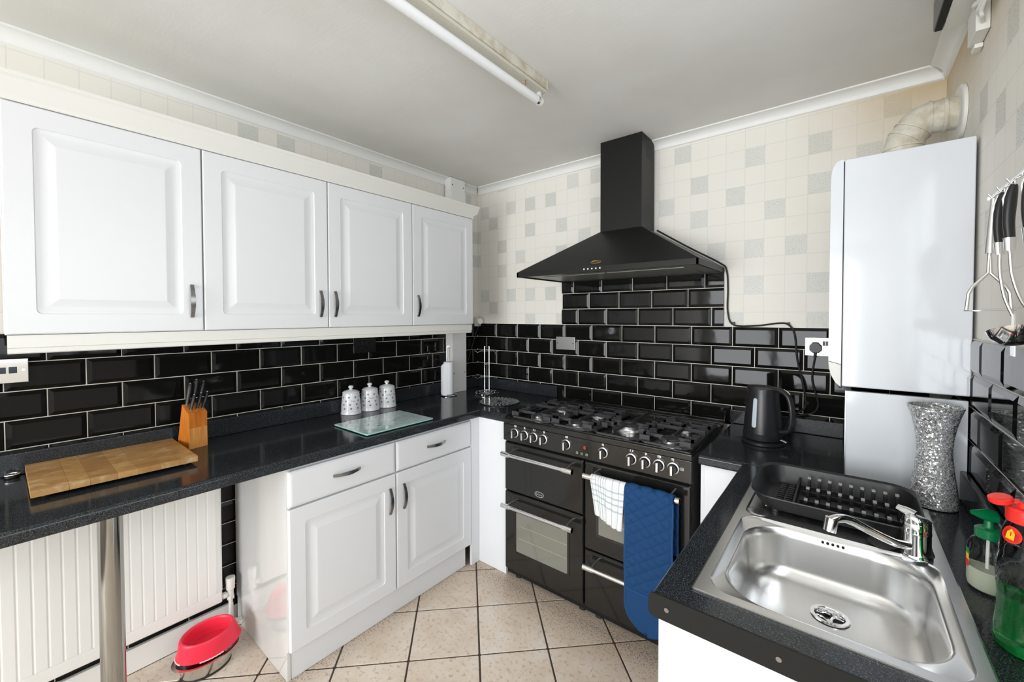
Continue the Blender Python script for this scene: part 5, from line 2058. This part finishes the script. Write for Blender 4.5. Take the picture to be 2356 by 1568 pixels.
# masher
ux = WX - 0.041
t_ = thing('potato_masher', 'steel potato masher hanging from the rail beside the boiler', 'masher', (ux, UY[0], 1.47))
mb = MB()
mb.tube([(ux, UY[0], 1.722), (ux - 0.001, UY[0], 1.68), (ux - 0.003, UY[0], 1.600)], [0.0050, 0.0070, 0.0095], 14)
mb.obj('handle', m_chrome2, t_)
mb = MB()
fx = ux - 0.004
yy_ = UY[0]
ds = Vector((0.98, 0.20, 0))
q0 = Vector((fx, yy_, 0))
for s in (-1, 1):
    mb.tube([q0 + Vector((0, 0, 1.602)), q0 + ds * (s * 0.002) + Vector((0, 0, 1.556)), q0 + ds * (s * 0.026) + Vector((0, 0, 1.526)), q0 + ds * (s * 0.033) + Vector((0, 0, 1.510)), q0 + ds * (s * 0.036) + Vector((0, 0, 1.472))], 0.0034, 8)
mb.obj('frame', m_chrome2, t_)
mb = MB()
mb.prism(rrect(0, 0, 0.080, 0.05, 0.02, 4), lambda p: q0 + ds * p[0] + Vector((-ds.y, ds.x, 0)) * p[1] + Vector((0, 0, 1.4695)), lambda p: q0 + ds * p[0] + Vector((-ds.y, ds.x, 0)) * p[1] + Vector((0, 0, 1.4715)))
mb.obj('plate', m_chrome2, t_)


def utensil(name, label, y, lean, top):
    t_ = thing(name, label, name.replace('_', ' '), (ux, y, top - 0.25))
    mb = MB()
    pts = [(ux + 0.002, y, top), (ux - 0.002, y - lean * .2, top - 0.03), (ux - 0.004, y - lean * .5, top - 0.07), (ux - 0.002, y - lean, top - 0.105)]
    sp2 = spl(pts, 6)
    mb.tube(sp2, [0.0060 + 0.0048 * math.sin(PI * (0.5 * min(1, k / 7))) - 0.0018 * max(0, k - 9) / 9 for k in range(len(sp2))], 16, flat=0.75)
    mb.obj('handle', m_blackplastic, t_)
    mb = MB()
    mb.tube([(ux - 0.004, y + 0.0045, top - 0.004), (ux - 0.0095, y + 0.0055, top - 0.026), (ux - 0.0100, y + 0.0050, top - 0.045)], [0.003, 0.0042, 0.001], 10, flat=0.8)
    mb.obj('inlay', m_chrome, t_)
    mb = MB()
    e = Vector(pts[-1])
    mb.tube([e, e + Vector((0.0005, -lean * .15, -0.026))], [0.0110, 0.0092], 16, flat=0.75)
    mb.obj('ferrule', m_chrome, t_)
    mb = MB()
    mb.tube([Vector(pts[0]) + Vector((0, 0, 0.004)) + 0.0065 * Vector((0, math.cos(a * PI / 6), math.sin(a * PI / 6))) for a in range(12)], 0.0016, 6, closed=True)
    mb.obj('eyelet', m_chrome, t_)
    return t_, e + Vector((0.0005, -lean * .15, -0.026))


t_, e = utensil('serving_spatula', 'black-handled steel spatula hanging between masher and ladle', UY[1], 0.0, 1.720)
mb = MB()
mb.tube(spl([e, e + Vector((0.001, 0, -0.04)), e + Vector((0.008, 0.0, -0.09)), e + Vector((0.020, 0, -0.13))]), 0.0030, 8)
mb.obj('shaft', m_chrome2, t_)
mb = MB()
b_ = e + Vector((0.021, 0, -0.13))
mb.loft([[b_ + Vector((dx, dy * k, dz)) for dx, dy in ((-0.001, -0.011), (0.001, -0.011), (0.001, 0.011), (-0.001, 0.011))] for k, dz in ((0.6, 0.004), (1.0, -0.02), (1.3, -0.06), (1.2, -0.085))])
mb.obj('blade', m_chrome2, t_)
t_, e = utensil('soup_ladle', 'black-handled steel ladle hanging bowl outward from the rail', UY[2], 0.0, 1.720)
lb = Vector((2.531, -1.165, 1.430))
mb = MB()
mb.tube(spl([e, e + Vector((0.004, 0.0, -0.05)), e + Vector((0.014, -0.012, -0.10)), e + Vector((0.027, -0.035, -0.135)), lb + Vector((0.030, -0.018, 0.010))]), 0.0030, 8)
mb.obj('shaft', m_chrome2, t_)
mb = MB()
mb.lathe([(0.005, -0.028), (0.018, -0.025), (0.030, -0.014), (0.036, 0.0), (0.0365, 0.001), (0.0345, 0.0005), (0.028, -0.013), (0.016, -0.023), (0.004, -0.026)], lb, 36, True, True,
         fn=lambda p, a: p + Vector((0, 0, 0.34 * (0.25 * (p.x - lb.x) - 0.95 * (p.y - lb.y)))))
mb.obj('bowl', m_chrome, t_)
t_, e = utensil('serving_spoon', 'black-handled steel serving spoon hanging last along the rail', UY[3], 0.0, 1.722)
mb = MB()
mb.tube(spl([e, e + Vector((0.002, 0, -0.05)), e + Vector((0.008, 0, -0.11)), e + Vector((0.012, 0, -0.15))]), 0.0028, 8)
mb.obj('shaft', m_chrome2, t_)
mb = MB()
b_ = e + Vector((0.012, 0, -0.178))
mb.lathe([(0.004, -0.040), (0.016, -0.030), (0.023, -0.008), (0.021, 0.012), (0.010, 0.028), (0.004, 0.032)], b_, 24, sx=0.35)
mb.obj('bowl', m_chrome, t_)

# ------------------------------------------------------------------ fluorescent batten on the ceiling
lt = thing('fluorescent_batten', 'bare fluorescent tube batten light on the ceiling', 'light', (1.26, -1.5, ZC))
LY0, LY1 = -2.16, -0.912
mb = MB()
mb.box(1.232, 1.283, LY0, LY1, 2.416, ZC - 0.0006, 0.001)
mb.obj('backplate', m_oldplastic, lt)
mb = MB()
mb.box(1.228, 1.2815, LY0 + 0.004, LY1 - 0.004, 2.402, 2.4155, 0.004)
mb.obj('gear_cover', mat('batten_cover', (0.62, 0.59, 0.50), 0.45), lt)
mb = MB()
mb.cyl((1.2575, LY0 + 0.045, 2.366), (1.2575, LY1 - 0.050, 2.366), 0.0165, n=28)
tb = mb.obj('tube', m_tube, lt)
for y, s in ((LY1 - 0.050, 1), (LY0 + 0.045, -1)):
    mb = MB()
    mb.cyl((1.2575, y, 2.366), (1.2575, y + s * 0.014, 2.366), 0.0168, n=28)
    mb.obj('end_cap', m_chrome2, tb)
    mb = MB()
    mb.cyl((1.2575, y + s * 0.015, 2.366), (1.2575, y + s * 0.030, 2.366), 0.0175, n=24)
    mb.box(1.248, 1.267, y + s * 0.012, y + s * 0.026, 2.368, 2.4018, 0.002)
    mb.obj('lampholder', m_plastic, lt)
mb = MB()
mb.tube([(1.2575 + 0.012 * math.cos(a * PI / 8), LY1 - 0.14 + 0.010 * math.sin(a * PI / 8), 2.392) for a in range(16)], 0.0016, 6, closed=True)
mb.cyl((1.2695, LY1 - 0.14, 2.392), (1.2695, LY1 - 0.14, 2.403), 0.002, n=8)
mb.obj('clip', m_gold, lt)
